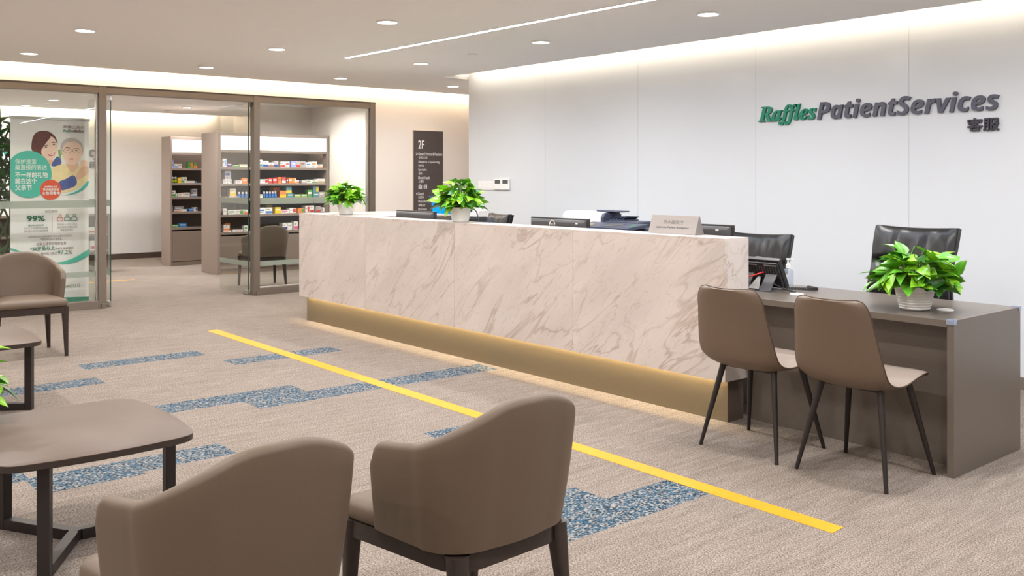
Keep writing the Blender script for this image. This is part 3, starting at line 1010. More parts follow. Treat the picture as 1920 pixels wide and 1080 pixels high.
ex = [CX0, -7.344, -5.987, -4.629, CX1]
for i in range(4):
    cb('marble_panel', ex[i] + (0.0 if i == 0 else 0.0012), ex[i + 1] - (0.0 if i == 3 else 0.0012), CY, CY + 0.02, 0.247, 1.06, M['marble'])
cb('marble_panel', CX1 - 0.02, CX1, CY + 0.0202, 4.632, 0.247, 1.06, M['marble'])
cb('marble_panel', CX0, CX0 + 0.02, CY + 0.0202, 5.45, 0.247, 1.06, M['marble'])
cb('marble_top', CX0, CX1, CY, 4.632, 1.0602, 1.076, M['marble'])
cb('marble_top', CX0, -7.45, 4.632, 5.45, 1.0602, 1.076, M['marble'])
cb('plinth', -8.574, -3.388, 4.472, 4.62, 0, 0.32, M['bronze'])
cb('plinth_end', -3.389, -3.385, 4.473, 4.62, 0, 0.247, M['laminate_dark_shade'])
cb('plinth', -8.574, -8.2, 4.62, 5.42, 0, 0.32, M['bronze'])
cb('inner_panel', -7.45, CX1 - 0.021, 4.612, 4.632, 0.32, 1.06, M['desk'])
cb('inner_panel', -7.47, -7.45, 4.634, 5.45, 0.02, 1.06, M['desk'])
cb('inner_panel', CX0 + 0.021, -7.47, 5.43, 5.45, 0.02, 1.06, M['desk'])
cb('worktop', -7.449, -3.62, 4.633, 5.30, 0.72, 0.75, M['desk'])
cb('worktop', -8.6, -7.75, 5.451, 6.55, 0.72, 0.75, M['desk'])
cb('worktop_leg', -8.58, -8.55, 5.47, 6.5, 0, 0.72, M['desk'])
cb('worktop_leg', -7.80, -7.77, 5.47, 6.5, 0, 0.72, M['desk'])
cb('led_tape', -8.56, -3.40, 4.446, 4.458, 0.284, 0.288, M['led_warm'])
area_light('plinth_light', (2.64, 0.042, 0.281), (D2R(35), 0, 0), 5.1, 0.008, 10, (1.0, 0.85, 0.60), t)

# ------------------------------------------------------------------ desk
t = thing('reception_desk', 'low grey brown desk joined to the right end of the marble counter', 'desk', (-2.063, 4.478, 0))


def db(name, x0, x1, y0, y1, z0, z1, m, bevel=0.0015):
    return MB().box(x0 + 2.063, x1 + 2.063, y0 - 4.478, y1 - 4.478, z0, z1).build(name, m, t, bevel=bevel)


MB().prism([(-3.60 + 2.063, 0.162, 0.714), (-3.352 + 2.063, 0.162, 0.714), (-3.352 + 2.063, -0.023, 0.714), (-0.0335, -0.023, 0.714), (-0.0335, 0.731, 0.714), (-3.60 + 2.063, 0.731, 0.714)], (0, 0, 0.034)).build('desk_top', M['desk'], t, bevel=0.0015)
db('end_panel', -2.096, -2.063, 4.455, 5.209, 0.0, 0.748, M['desk'])
db('modesty_panel', -3.35, -2.097, 4.638, 4.656, 0.0, 0.713, M['desk'])
db('side_panel', -3.60, -3.575, 4.645, 5.209, 0.0, 0.7135, M['desk'])
for x, y in ((-3.126, 4.779), (-2.262, 4.79)):
    MB().lathe([(0.040, 0.0), (0.040, 0.004), (0.034, 0.0055), (0.030, 0.0035), (0.001, 0.0035)], (x + 2.063, y - 4.478, 0.748), n=28, cap1=False).build('cable_grommet', M['off_white'], t, smooth=True)
for y in (4.455, 5.189):
    MB().box(-0.036, 0.003, y - 4.478 - 0.003, y - 4.478 + 0.023, 0.7485, 0.7525).box(-0.036, 0.003, y - 4.478 - 0.004, y - 4.478 - 0.0006, 0.728, 0.7525).box(0.0006, 0.004, y - 4.478 - 0.004, y - 4.478 + 0.023, 0.728, 0.7525).build('corner_guard', M['guard'], t)

# ------------------------------------------------------------------ floor tapes
o = MB().prism([(-8.58, 3.538, 0.0004), (-8.536, 3.43, 0.0004), (-2.056, 3.393, 0.0004), (-2.063, 3.486, 0.0004)], (0, 0, 0.0012)).build('floor_tape', M['tape'])
tag(o, 'long yellow tape line on the carpet in front of the counter', 'floor tape')
o = MB().box(-13.62, -13.56, 2.2, 4.40, 0.0004, 0.0016).build('floor_tape', M['tape'])
tag(o, 'short yellow tape line on the carpet of the rear room', 'floor tape')

# ------------------------------------------------------------------ wall lettering and wall plates
t = thing('wall_lettering', 'green and slate raised lettering on the white panelled wall', 'sign', (-3.77, 6.70, 1.95))
yy = -0.003


def wl(name, body, x0, x1, z0, z1, m, bold=0.0, shear=0.0):
    mbx = MB()
    put_text(mbx, body, ((x0 + x1) / 2 + 3.77, yy + 0.002, (z0 + z1) / 2 - 1.95), x1 - x0, z1 - z0, FACING_YNEG, 0.02, bold, shear)
    return mbx.build(name, m, t)


wl('green_letters', '𝑹𝒂𝒇𝒇𝒍𝒆𝒔', -4.744, -4.196, 1.868, 2.035, M['green_letter'], 0.012)
wl('slate_letters', '𝙋𝙖𝙩𝙞𝙚𝙣𝙩𝙎𝙚𝙧𝙫𝙞𝙘𝙚𝙨', -4.186, -2.786, 1.897, 2.043, M['grey_letter'], 0.006)
wl('chinese_letters', '客服', -3.003, -2.786, 1.757, 1.848, M['dark_letter'], 0.022)

t = thing('wall_lettering', 'grey lettering on the rear wall partly hidden by the banner', 'sign', (-17.2, 4.4, 1.87))
mb = MB()
put_text(mb, '𝑹𝒂𝒇𝒇𝒍𝒆𝒔', (0.004, -0.72, 0.0), 0.55, 0.2, FACING_XPOS, 0.02, 0.012)
mb.build('green_letters', M['green_letter'], t)
mb = MB()
put_text(mb, '𝙋𝙝𝙖𝙧𝙢𝙖𝙘𝙮', (0.004, 0.10, 0.0), 1.02, 0.24, FACING_XPOS, 0.02, 0.006)
mb.build('slate_letters', M['grey_letter'], t)
mb = MB()
put_text(mb, '药房', (0.004, 0.52, -0.2), 0.25, 0.12, FACING_XPOS, 0.02, 0.02)
mb.build('chinese_letters', M['grey_letter'], t)

for i, (x0, x1, lb) in enumerate(((-8.615, -8.522, 'plain white wall switch at the left of the row of wall plates'), (-8.520, -8.427, 'plain white wall switch in the middle of the row of plates'), (-8.425, -8.325, 'plain white wall switch next to the thermostats'))):
    s = thing('light_switch', lb, 'switch', ((x0 + x1) / 2, 6.70, 1.35), group='wall switches')
    w = (x1 - x0) / 2
    MB().box(-w, w, -0.009, -0.001, -0.055, 0.05).build('plate', M['white'], s, bevel=0.003)
    MB().box(-w + 0.014, w - 0.014, -0.0125, -0.0088, -0.036, 0.034).build('rocker', M['white'], s, bevel=0.002)
for x0, x1, lb in ((-8.315, -8.18, 'white thermostat with grey display, the one nearest the switches'), (-8.176, -8.04, 'white thermostat with grey display at the right end of the wall plates')):
    s = thing('thermostat', lb, 'thermostat', ((x0 + x1) / 2, 6.70, 1.366), group='wall thermostats')
    w = (x1 - x0) / 2
    MB().box(-w, w, -0.022, -0.001, -0.064, 0.058).build('case', M['white'], s, bevel=0.004)
    MB().box(-w + 0.022, w - 0.022, -0.0235, -0.0215, 0.004, 0.046).build('display', M['dark_grey'], s)
    for r in range(2):
        for c in range(3):
            MB().box(-0.036 + c * 0.026, -0.016 + c * 0.026, -0.0235, -0.0215, -0.046 + r * 0.022, -0.034 + r * 0.022).build('button', M['off_white'], s)

# directory board on the beige wall
t = thing('directory_board', 'tall charcoal floor directory board on the beige wall', 'sign', (-10.77, 7.471, 0.70))
MB().box(0.001, 0.021, -0.248, 0.248, 0.0, 1.392).build('board', [M['sign_dark']], t, bevel=0.001)
MB().box(0.001, 0.018, -0.254, -0.2485, -0.006, 1.398).box(0.001, 0.018, 0.2485, 0.254, -0.006, 1.398).box(0.001, 0.018, -0.2485, 0.2485, 1.3925, 1.398).build('board_edge', M['sign_edge'], t)
for body, y0, y1, z, h, bold in DIRECTORY_TEXT:
    mb = MB()
    put_text(mb, body, (0.0216, (y0 + y1) / 2 - 7.471, z - 0.70), y1 - y0, h, FACING_XPOS, 0.0, 0.012 if bold else 0.004)
    mb.build('sign_text', M['print_white'], t)
ic = MB()
x_ = 0.0216


def irect(y0, y1, z0, z1):
    ic.add([(x_, y0 - 7.471, z0 - 0.7), (x_, y1 - 7.471, z0 - 0.7), (x_, y1 - 7.471, z1 - 0.7), (x_, y0 - 7.471, z1 - 0.7)], [(0, 1, 2, 3)])


def idisc(y, z, r):
    ic.add([(x_, y - 7.471 + r * math.cos(k * PI / 6), z - 0.7 + r * math.sin(k * PI / 6)) for k in range(12)], [tuple(range(12))])


irect(7.303, 7.360, 1.288, 1.293); irect(7.303, 7.308, 1.293, 1.33); irect(7.355, 7.36, 1.293, 1.33); irect(7.303, 7.360, 1.328, 1.333)
for q in (7.316, 7.332, 7.348):
    idisc(q, 1.322, 0.005); irect(q - 0.005, q + 0.005, 1.295, 1.315)
irect(7.322, 7.328, 1.338, 1.350); irect(7.336, 7.342, 1.338, 1.350)
ic.build('sign_icon', M['print_white'], t)
ic = MB()
for q in (7.400, 7.436):
    idisc(q, 1.342, 0.007); irect(q - 0.009, q + 0.009, 1.305, 1.332); irect(q - 0.007, q - 0.001, 1.286, 1.305); irect(q + 0.001, q + 0.007, 1.286, 1.305)
irect(7.4165, 7.4195, 1.286, 1.35)
ic.build('sign_icon', M['print_white'], t)


# ------------------------------------------------------------------ armchairs
def smooth01(x):
    x = max(0.0, min(1.0, x))
    return x * x * (3 - 2 * x)


def rounded_outline(pts, radii, seg=6):
    """Closed outline with each corner rounded."""
    out, n = [], len(pts)
    for i in range(n):
        p, a, b = Vector(pts[i]), Vector(pts[i - 1]), Vector(pts[(i + 1) % n])
        u, v = (a - p).normalized(), (b - p).normalized()
        ang = u.angle(v)
        r = radii[i]
        d = r / math.tan(ang / 2)
        c = p + (u + v).normalized() * (r / math.sin(ang / 2))
        s, e = p + u * d, p + v * d
        a0 = math.atan2(s.y - c.y, s.x - c.x)
        a1 = math.atan2(e.y - c.y, e.x - c.x)
        da = (a1 - a0 + PI) % (2 * PI) - PI
        for k in range(seg + 1):
            t_ = a0 + da * k / seg
            out.append(Vector((c.x + r * math.cos(t_), c.y + r * math.sin(t_))))
    return out


def inset(outline, d):
    n = len(outline)
    res = []
    for i in range(n):
        a, b = outline[i - 1], outline[(i + 1) % n]
        t_ = (b - a).normalized()
        res.append(outline[i] + Vector((-t_.y, t_.x)) * d)
    return res


def shell_path(N=61):
    """Plan of the barrel shell: left arm tip, round the back, right arm tip; the chair faces +Y."""
    hw, tip, back, r = 0.282, 0.085, -0.275, 0.17
    pts = []
    for k in range(9):
        pts.append((-hw + 0.008 * (k / 8) ** 2 - 0.004, tip + (back + r - tip) * k / 8))
    for k in range(1, 13):
        a = PI + PI / 2 * k / 12
        pts.append((-hw + r + r * math.cos(a), back + r + r * math.sin(a) * 1.0))
    for k in range(1, 5):
        pts.append((-hw + r + (hw - r) * k / 4, back - 0.012 * math.sin(PI / 2 * k / 4)))
    pts = pts + [(-x, y) for x, y in reversed(pts[:-1])]
    pts = [Vector(p) for p in pts]
    cum = [0.0]
    for i in range(1, len(pts)):
        cum.append(cum[-1] + (pts[i] - pts[i - 1]).length)
    out = []
    for k in range(N):
        s = cum[-1] * k / (N - 1)
        i = max(j for j in range(len(cum)) if cum[j] <= s + 1e-9)
        i = min(i, len(pts) - 2)
        f = (s - cum[i]) / max(1e-9, cum[i + 1] - cum[i])
        out.append(pts[i].lerp(pts[i + 1], f))
    return out, cum[-1]


def armchair(label, loc, rz, group='taupe leather armchairs'):
    t = thing('armchair', label, 'armchair', loc, rz, group)
    N = 61
    path, L = shell_path(N)
    zb, zback, zarm, th = 0.405, 0.815, 0.668, 0.042
    sec = []
    for k in range(N):
        p = path[k]
        a, b = path[max(0, k - 1)], path[min(N - 1, k + 1)]
        tn = (b - a).normalized()
        nrm = Vector((tn.y, -tn.x))          # outward
        s = abs(k / (N - 1) * 2 - 1)         # 0 back centre, 1 tip
        dist = s * L / 2
        fall = 0.6 * smooth01((dist - 0.03) / 0.35) + 0.4 * smooth01((dist - 0.08) / 0.56)
        zt = zback + (zarm - zback) * fall 
        d_tip = (1 - s) * L / 2
        rt = 0.055
        if d_tip < rt:
            zt -= rt - math.sqrt(max(0, rt * rt - (rt - d_tip) ** 2))
        backness = max(0.0, -nrm.y)
        ring = []

        def outer(z):
            q = (z - zb) / (zback - zb)
            off = -0.028 * (1 - min(1, q * 1.25)) ** 1.6 + 0.024 * q * backness
            return p + nrm * off
        nz = 8
        for i in range(nz + 1):
            z = zb + (zt - th * 0.5 - zb) * i / nz
            o = outer(z)
            ring.append(Vector((o.x, o.y, z)))
        top = outer(zt - th * 0.5)
        c = top - nrm * th / 2
        for i in range(1, 6):
            a_ = PI * i / 6
            q = c + nrm * (th / 2) * math.cos(a_)
            ring.append(Vector((q.x, q.y, zt - th * 0.5 + th * 0.5 * math.sin(a_))))
        for i in range(nz, -1, -1):
            z = zb + (zt - th * 0.5 - zb) * i / nz
            o = outer(z) - nrm * th
            ring.append(Vector((o.x, o.y, z)))
        sec.append(ring)
    # rounded arm fronts
    def shrink(ring, f, dy):
        c = sum(ring, Vector()) / len(ring)
        return [Vector((c.x + (v.x - c.x) * f, v.y + dy, v.z)) for v in ring]
    sec = [shrink(sec[0], 0.55, 0.014), shrink(sec[0], 0.88, 0.007)] + sec + [shrink(sec[-1], 0.88, 0.007), shrink(sec[-1], 0.55, 0.014)]
    MB().rings(sec).build('back_shell', M['leather'], t, smooth=True, angle=60)
    # seat cushion
    pl = [(-0.272, 0.275), (-0.215, -0.235), (0.215, -0.235), (0.272, 0.275)]
    base = rounded_outline([Vector(p) for p in pl], [0.055, 0.10, 0.10, 0.055], 7)
    rg = []
    for d, z in ((0.012, 0.400), (0.002, 0.410), (0.0, 0.425), (0.002, 0.442), (0.012, 0.456)):
        rg.append([Vector((q.x, q.y, z)) for q in inset(base, d)])
    for k_, z in ((0.90, 0.4635), (0.75, 0.4700), (0.5, 0.4735), (0.22, 0.4745), (0.05, 0.4747)):
        rg.append([Vector((q.x * k_, q.y * k_, z)) for q in inset(base, 0.012)])
    MB().rings(rg).build('seat', M['leather'], t, smooth=True, angle=60)
    # apron
    oo, ii = inset(base, 0.008), inset(base, 0.034)
    rg = [[Vector((q.x, q.y, z)) for q in o_] for o_, z in ((oo, 0.348), (oo, 0.3995), (ii, 0.3995), (ii, 0.348))]
    MB().rings(rg, closed=True).build('seat_frame', M['wood'], t, smooth=True, angle=40)
    for sx, ty, by in ((-1, 0.235, 0.25), (1, 0.235, 0.25), (-1, -0.20, -0.245), (1, -0.20, -0.245)):
        tx = 0.240 if ty > 0 else 0.190
        bx = 0.250 if ty > 0 else 0.212
        rg = []
        for f, w in ((0.0, 0.026), (0.3, 0.034), (0.62, 0.042), (0.8, 0.050), (0.9, 0.054), (0.97, 0.058)):
            z = 0.398 * f / 0.97
            cx, cy = bx + (tx - bx) * f, by + (ty - by) * f
            sq = rounded_outline([Vector((-w / 2, -w / 2)), Vector((w / 2, -w / 2)), Vector((w / 2, w / 2)), Vector((-w / 2, w / 2))], [w * 0.28] * 4, 3)
            rg.append([Vector((sx * cx + q.x, cy + q.y, z)) for q in sq])
        MB().rings(rg).build('leg', M['wood'], t, smooth=True, angle=40)
    return t


def place(f, *a):
    return f(*a)


a1 = armchair('taupe leather armchair in the middle foreground, seen from behind beside the yellow tape', (-2.262, 1.70, 0), D2R(93))
dup(a1, (-2.29, 0.955, 0), D2R(94), 'taupe leather armchair nearest the viewer, at the bottom edge before the coffee table')
dup(a1, (-8.335, 1.845, 0), D2R(-93), 'taupe leather armchair facing the viewer in front of the roll-up banner')
dup(a1, (-11.68, 5.46, 0), D2R(86), 'armchair seen from behind through the glass pane beside the marble counter', 'armchairs behind the glass')


# ------------------------------------------------------------------ coffee tables
def coffee_table(label, loc, rz, base_rot):
    t = thing('coffee_table', label, 'coffee table', loc, rz, 'taupe coffee tables')
    hx, hy, bul, r = 0.385, 0.335, 0.035, 0.07
    pts = []
    for (ax, ay), (bx, by), n in (((-hx, -hy), (hx, -hy), (0, -1)), ((hx, -hy), (hx, hy), (1, 0)), ((hx, hy), (-hx, hy), (0, 1)), ((-hx, hy), (-hx, -hy), (-1, 0))):
        for k in range(8):
            f = k / 8
            b = bul * (1 - (2 * f - 1) ** 2)
            pts.append(Vector((ax + (bx - ax) * f + n[0] * b, ay + (by - ay) * f + n[1] * b)))
    radii = [0.06 if k % 8 == 0 else 0.0008 for k in range(len(pts))]
    # round only the four corners
    out = []
    for k in range(len(pts)):
        if k % 8 == 0:
            p, a, b = pts[k], pts[k - 1], pts[(k + 1) % len(pts)]
            u, v = (a - p).normalized(), (b - p).normalized()
            for q in range(7):
                f = q / 6
                s, e = p + u * 0.06, p + v * 0.06
                out.append(s * (1 - f) ** 2 + p * 2 * f * (1 - f) + e * f * f)
        else:
            out.append(pts[k])
    rg = [[Vector((q.x, q.y, z)) for q in inset(out, d)] for d, z in ((0.006, 0.412), (0.0, 0.416), (0.0, 0.4369))]
    MB().rings(rg).build('table_edge', M['table_edge'], t, smooth=True)
    rg = [[Vector((q.x, q.y, z)) for q in inset(out, d)] for d, z in ((0.0, 0.437), (0.0, 0.4385), (0.002, 0.44))]
    MB().rings(rg).build('table_top', M['table'], t, smooth=True)
    w = 0.042
    MB().prism([(0.027 * math.cos(base_rot + q * PI / 3 + PI / 6), 0.027 * math.sin(base_rot + q * PI / 3 + PI / 6), 0.0) for q in range(6)], (0, 0, w)).build('floor_hub', M['black_metal'], t)
    for k in range(3):
        a = base_rot + k * 2 * PI / 3
        d = Vector((math.cos(a), math.sin(a), 0))
        MB().bar(d * 0.0215 + Vector((0, 0, w / 2)), d * 0.3495 + Vector((0, 0, w / 2)), w, w).build('floor_bar', M['black_metal'], t, bevel=0.002)
        MB().bar(d * 0.371, d * 0.371 + Vector((0, 0, 0.411)), w, w, up=d).build('leg', M['black_metal'], t, bevel=0.002)
    return t


coffee_table('taupe coffee table with rounded corners in the left foreground', (-3.935, 1.045, 0), 0, D2R(-30))
coffee_table('taupe coffee table at the far left edge before the facing armchair', (-6.56, 1.12, 0), 0, D2R(54))


# ------------------------------------------------------------------ visitor chairs
def visitor_chair(label, loc, rz):
    t = thing('visitor_chair', label, 'chair', loc, rz, 'visitor chairs at the desk')
    prof = [(0.262, 0.452), (0.235, 0.470), (0.17, 0.474), (0.06, 0.462), (-0.06, 0.450), (-0.14, 0.448), (-0.195, 0.462), (-0.235, 0.50), (-0.262, 0.57), (-0.282, 0.65), (-0.302, 0.74), (-0.318, 0.81), (-0.328, 0.862)]
    prof = [Vector(p) for p in prof]
    cum = [0.0]
    for i in range(1, len(prof)):
        cum.append(cum[-1] + (prof[i] - prof[i - 1]).length)
    T = cum[-1]

    def cat(s):
        i = min(max(j for j in range(len(cum)) if cum[j] <= s + 1e-9), len(prof) - 2)
        f = (s - cum[i]) / (cum[i + 1] - cum[i])
        p0, p1, p2, p3 = prof[max(0, i - 1)], prof[i], prof[i + 1], prof[min(len(prof) - 1, i + 2)]
        return 0.5 * ((2 * p1) + (p2 - p0) * f + (2 * p0 - 5 * p1 + 4 * p2 - p3) * f * f + (3 * p1 - p0 - 3 * p2 + p3) * f ** 3)

    def width(s):
        f = s / T
        w = 0.205 + 0.030 * smooth01(f / 0.45) - 0.040 * smooth01((f - 0.55) / 0.45)
        r = 0.085
        for d in (s, T - s):
            if d < r:
                w -= 0.7 * (r - math.sqrt(max(0, r * r - (r - d) ** 2)))
        return w
    ns, nw = 56, 18
    ss = [T * (0.5 - 0.5 * math.cos(PI * k / (ns - 1))) * 0.5 + T * k / (ns - 1) * 0.5 for k in range(ns)]

    def surf(s, w, off):
        p = cat(s)
        e = 0.004
        tn = (cat(min(T, s + e)) - cat(max(0, s - e))).normalized()
        n = Vector((tn.y, -tn.x))     # towards the sitter: up on the seat, forward on the back
        if n.y < 0 and s < T * 0.3:
            n = -n
        f = s / T
        wrap = (0.030 * smooth01((f - 0.30) / 0.25)) * abs(w) ** 2.4 + 0.010 * abs(w) ** 3 * (1 - smooth01((f - 0.2) / 0.3))
        puff = off * (1 - 0.75 * abs(w) ** 6)
        q = p + n * (wrap + puff)
        return Vector((w * width(s), q.x, q.y))
    # orientation of the normal: profile runs front -> back -> up, so (tn.y, -tn.x) points up and forward
    rows = []
    for off in (0.017, -0.017):
        rows.append([[surf(s, -1 + 2 * k / nw, off) for k in range(nw + 1)] for s in ss])
    mb = MB()
    for g, mi in ((0, 1), (1, 0)):
        v = [p for r in rows[g] for p in r]
        f = []
        for i in range(ns - 1):
            for k in range(nw):
                a = i * (nw + 1) + k
                f.append((a, a + 1, a + nw + 2, a + nw + 1))
        mb.add(v, f, mi)
    # close the rim
    def rim(g):
        r = rows[g]
        return r[0][:] + [r[i][-1] for i in range(1, ns)] + list(reversed(r[-1][:-1])) + [r[i][0] for i in range(ns - 2, 0, -1)]
    ra, rb = rim(0), rim(1)
    n = len(ra)
    mb.add(ra + rb, [(i, (i + 1) % n, n + (i + 1) % n, n + i) for i in range(n)], 0)
    MBs = mb.build('seat_shell', [M['visitor'], M['seat_top']], t, smooth=True, angle=70)
    mid = [(a + b) / 2 for a, b in zip(ra, rb)]
    MB().tube(mid, 0.004, 6, closed=True).build('piping', M['piping'], t, smooth=True)
    MB().bar((-0.15, 0.10, 0.436), (0.15, 0.10, 0.436), 0.03, 0.012).bar((-0.15, -0.10, 0.427), (0.15, -0.10, 0.427), 0.03, 0.012).bar((0, 0.10, 0.434), (0, -0.10, 0.427), 0.03, 0.012).build('under_frame', M['black_metal'], t)
    for sx in (-1, 1):
        for sy in (-1, 1):
            top = Vector((sx * 0.155, sy * 0.125, 0.440 if sy > 0 else 0.432))
            MB().tube([Vector((sx * 0.235, sy * 0.218, 0.0)), Vector((sx * 0.235, sy * 0.218, 0.0)).lerp(top, 0.5), top], [0.0095, 0.0135, 0.0165], 14).build('leg', M['black_metal'], t, smooth=True)
    return t


v1 = visitor_chair('brown taupe shell chair at the desk, the one beside the marble counter end', (-2.968, 4.212, 0), D2R(1))
dup(v1, (-2.391, 4.23, 0), D2R(-1), 'brown taupe shell chair at the desk, the one nearer the potted plant')


# ------------------------------------------------------------------ office chairs
def cushion(w, h, d, r, nx=14, nz=14, fold=None, top_bulge=0.0):
    """An upholstered pad: width w (x), height h (z), depth d (y), puffed front and flat back."""
    mb = MB()
    front, back = [], []
    for j in range(nz + 1):
        z = h * j / nz
        rf, rb = [], []
        for i in range(nx + 1):
            u = -1 + 2 * i / nx
            v = -1 + 2 * j / nz
            edge = (1 - abs(u) ** 5) * (1 - abs(v) ** 6)
            y = -d / 2 - d * 0.45 * max(0, edge) ** 0.6
            if fold is not None:
                y += 0.042 * math.exp(-((z - fold) / 0.020) ** 2) * (1 - abs(u) ** 8)
            y += 0.006 * math.sin(u * 9 + v * 5) * edge + 0.004 * math.sin(u * 17 - v * 7) * edge
            rf.append(Vector((u * w / 2, y, z)))
            rb.append(Vector((u * w / 2, d / 2 + d * 0.25 * max(0, edge) ** 0.6, z)))
        front.append(rf)
        back.append(rb)
    n = nx + 1
    for rows in (front, back):
        v = [p for r in rows for p in r]
        f = [(j * n + i, j * n + i + 1, (j + 1) * n + i + 1, (j + 1) * n + i) for j in range(nz) for i in range(nx)]
        mb.add(v, f)

    def rim(r):
        return r[0][:] + [q[-1] for q in r[1:]] + list(reversed(r[-1][:-1])) + [q[0] for q in reversed(r[1:-1])]
    a, b = rim(front), rim(back)
    k = len(a)
    mb.add(a + b, [(i, (i + 1) % k, k + (i + 1) % k, k + i) for i in range(k)])
    return mb, a, b


def xf(mb, M4):
    mb.v = [tuple(M4 @ Vector(p)) for p in mb.v]
    return mb


def office_chair(label, loc, rz, ztop, w=0.53, hb=0.66):
    """Faces -Y when rz = 0."""
    t = thing('office_chair', label, 'office chair', loc, rz, 'black office chairs')
    tilt = Matrix.Translation((0, 0.245, ztop - hb)) @ Matrix.Rotation(D2R(-7), 4, 'X')
    mb, a, b = cushion(w, hb, 0.06, 0.03, 22, 26, fold=hb - 0.235)
    # the back narrows a little at the waist and rolls back at the top
    def shape(p):
        q = p.z / hb
        k = 1.0 - 0.055 * math.exp(-((q - 0.60) / 0.16) ** 2) + 0.03 * (1 - q)
        return Vector((p.x * k, p.y + 0.035 * max(0, q - 0.62) ** 1.5 * 4 - 0.02 * math.exp(-((q - 0.45) / 0.2) ** 2), p.z - 0.010 * (1 - (2 * p.x / w) ** 2) * (1 if q > 0.97 else 0)))
    mb.v = [tuple(tilt @ shape(Vector(p))) for p in mb.v]
    mb.build('backrest', M['black_leather'], t, smooth=True, angle=60)
    pip = [tilt @ shape((p + q) / 2) for p, q in zip(a, b)]
    MB().tube(pip, 0.006, 6, closed=True).build('piping', M['black_leather'], t, smooth=True)
    base = rounded_outline([Vector((-0.25, -0.27)), Vector((0.25, -0.27)), Vector((0.24, 0.22)), Vector((-0.24, 0.22))], [0.08] * 4, 6)
    rg = [[Vector((q.x, q.y, z)) for q in inset(base, d)] for d, z in ((0.02, 0.40), (0.0, 0.415), (0.0, 0.455), (0.02, 0.478), (0.08, 0.488))]
    MB().rings(rg).build('seat', M['black_leather'], t, smooth=True, angle=60)
    MB().tube([(0, 0.18, 0.405), (0, 0.30, 0.41), (0, 0.335, 0.50), (0, 0.335, ztop - hb + 0.2)], 0.016, 8).build('back_support', M['black'], t, smooth=True)
    MB().cyl((0, 0, 0.09), (0, 0, 0.40), 0.028).build('gas_column', M['dark_grey'], t, smooth=True)
    for k in range(5):
        an = 2 * PI * k / 5 + 0.3
        d = Vector((math.cos(an), math.sin(an), 0))
        MB().bar(d * 0.03 + Vector((0, 0, 0.10)), d * 0.29 + Vector((0, 0, 0.075)), 0.045, 0.035, w2=0.03, h2=0.025).build('base_arm', M['black'], t, bevel=0.004)
        s = Vector((-d.y, d.x, 0))
        MB().cyl(d * 0.285 + s * -0.018 + Vector((0, 0, 0.03)), d * 0.285 + s * 0.018 + Vector((0, 0, 0.03)), 0.03, n=16).build('caster', M['black'], t, smooth=True)
    return t


office_chair('high-backed black leather office chair behind the desk plant', (-2.90, 5.37, 0), D2R(-3), 1.128, 0.535)
office_chair('black leather office chair behind the right end of the marble counter', (-4.06, 5.42, 0), D2R(4), 1.032, 0.52)
office_chair('black office chair with tilted back half hidden by the middle counter plant', (-7.13, 5.40, 0), D2R(-16), 1.092, 0.48)


# ------------------------------------------------------------------ potted plants
def leaf(mb, base, dirv, up, length, w, mi, fold=0.25, droop=0.35):
    """A heart-shaped leaf growing from base along dirv, drooping at the tip, folded on its midrib."""
    d = dirv.normalized()
    s = d.cross(up)
    if s.length < 1e-3:
        s = Vector((1, 0, 0))
    s.normalize()
    n = s.cross(d).normalized()
    prof = [(0.0, 0.16), (0.06, 0.66), (0.18, 0.97), (0.34, 1.0), (0.54, 0.80), (0.76, 0.44), (0.9, 0.18), (1.0, 0.02)]
    v, f = [], []
    for k, (a, ww) in enumerate(prof):
        c = base + d * (a * length) - n * (droop * length * a * a)
        h = w / 2 * ww
        rise = n * (h * fold)
        v += [c - s * h + rise, c - s * h * 0.5 + rise * 0.35, c, c + s * h * 0.5 + rise * 0.35, c + s * h + rise]
    for k in range(len(prof) - 1):
        for i in range(4):
            a = k * 5 + i
            f.append((a, a + 1, a + 6, a + 5))
    mb.add(v, f, mi)


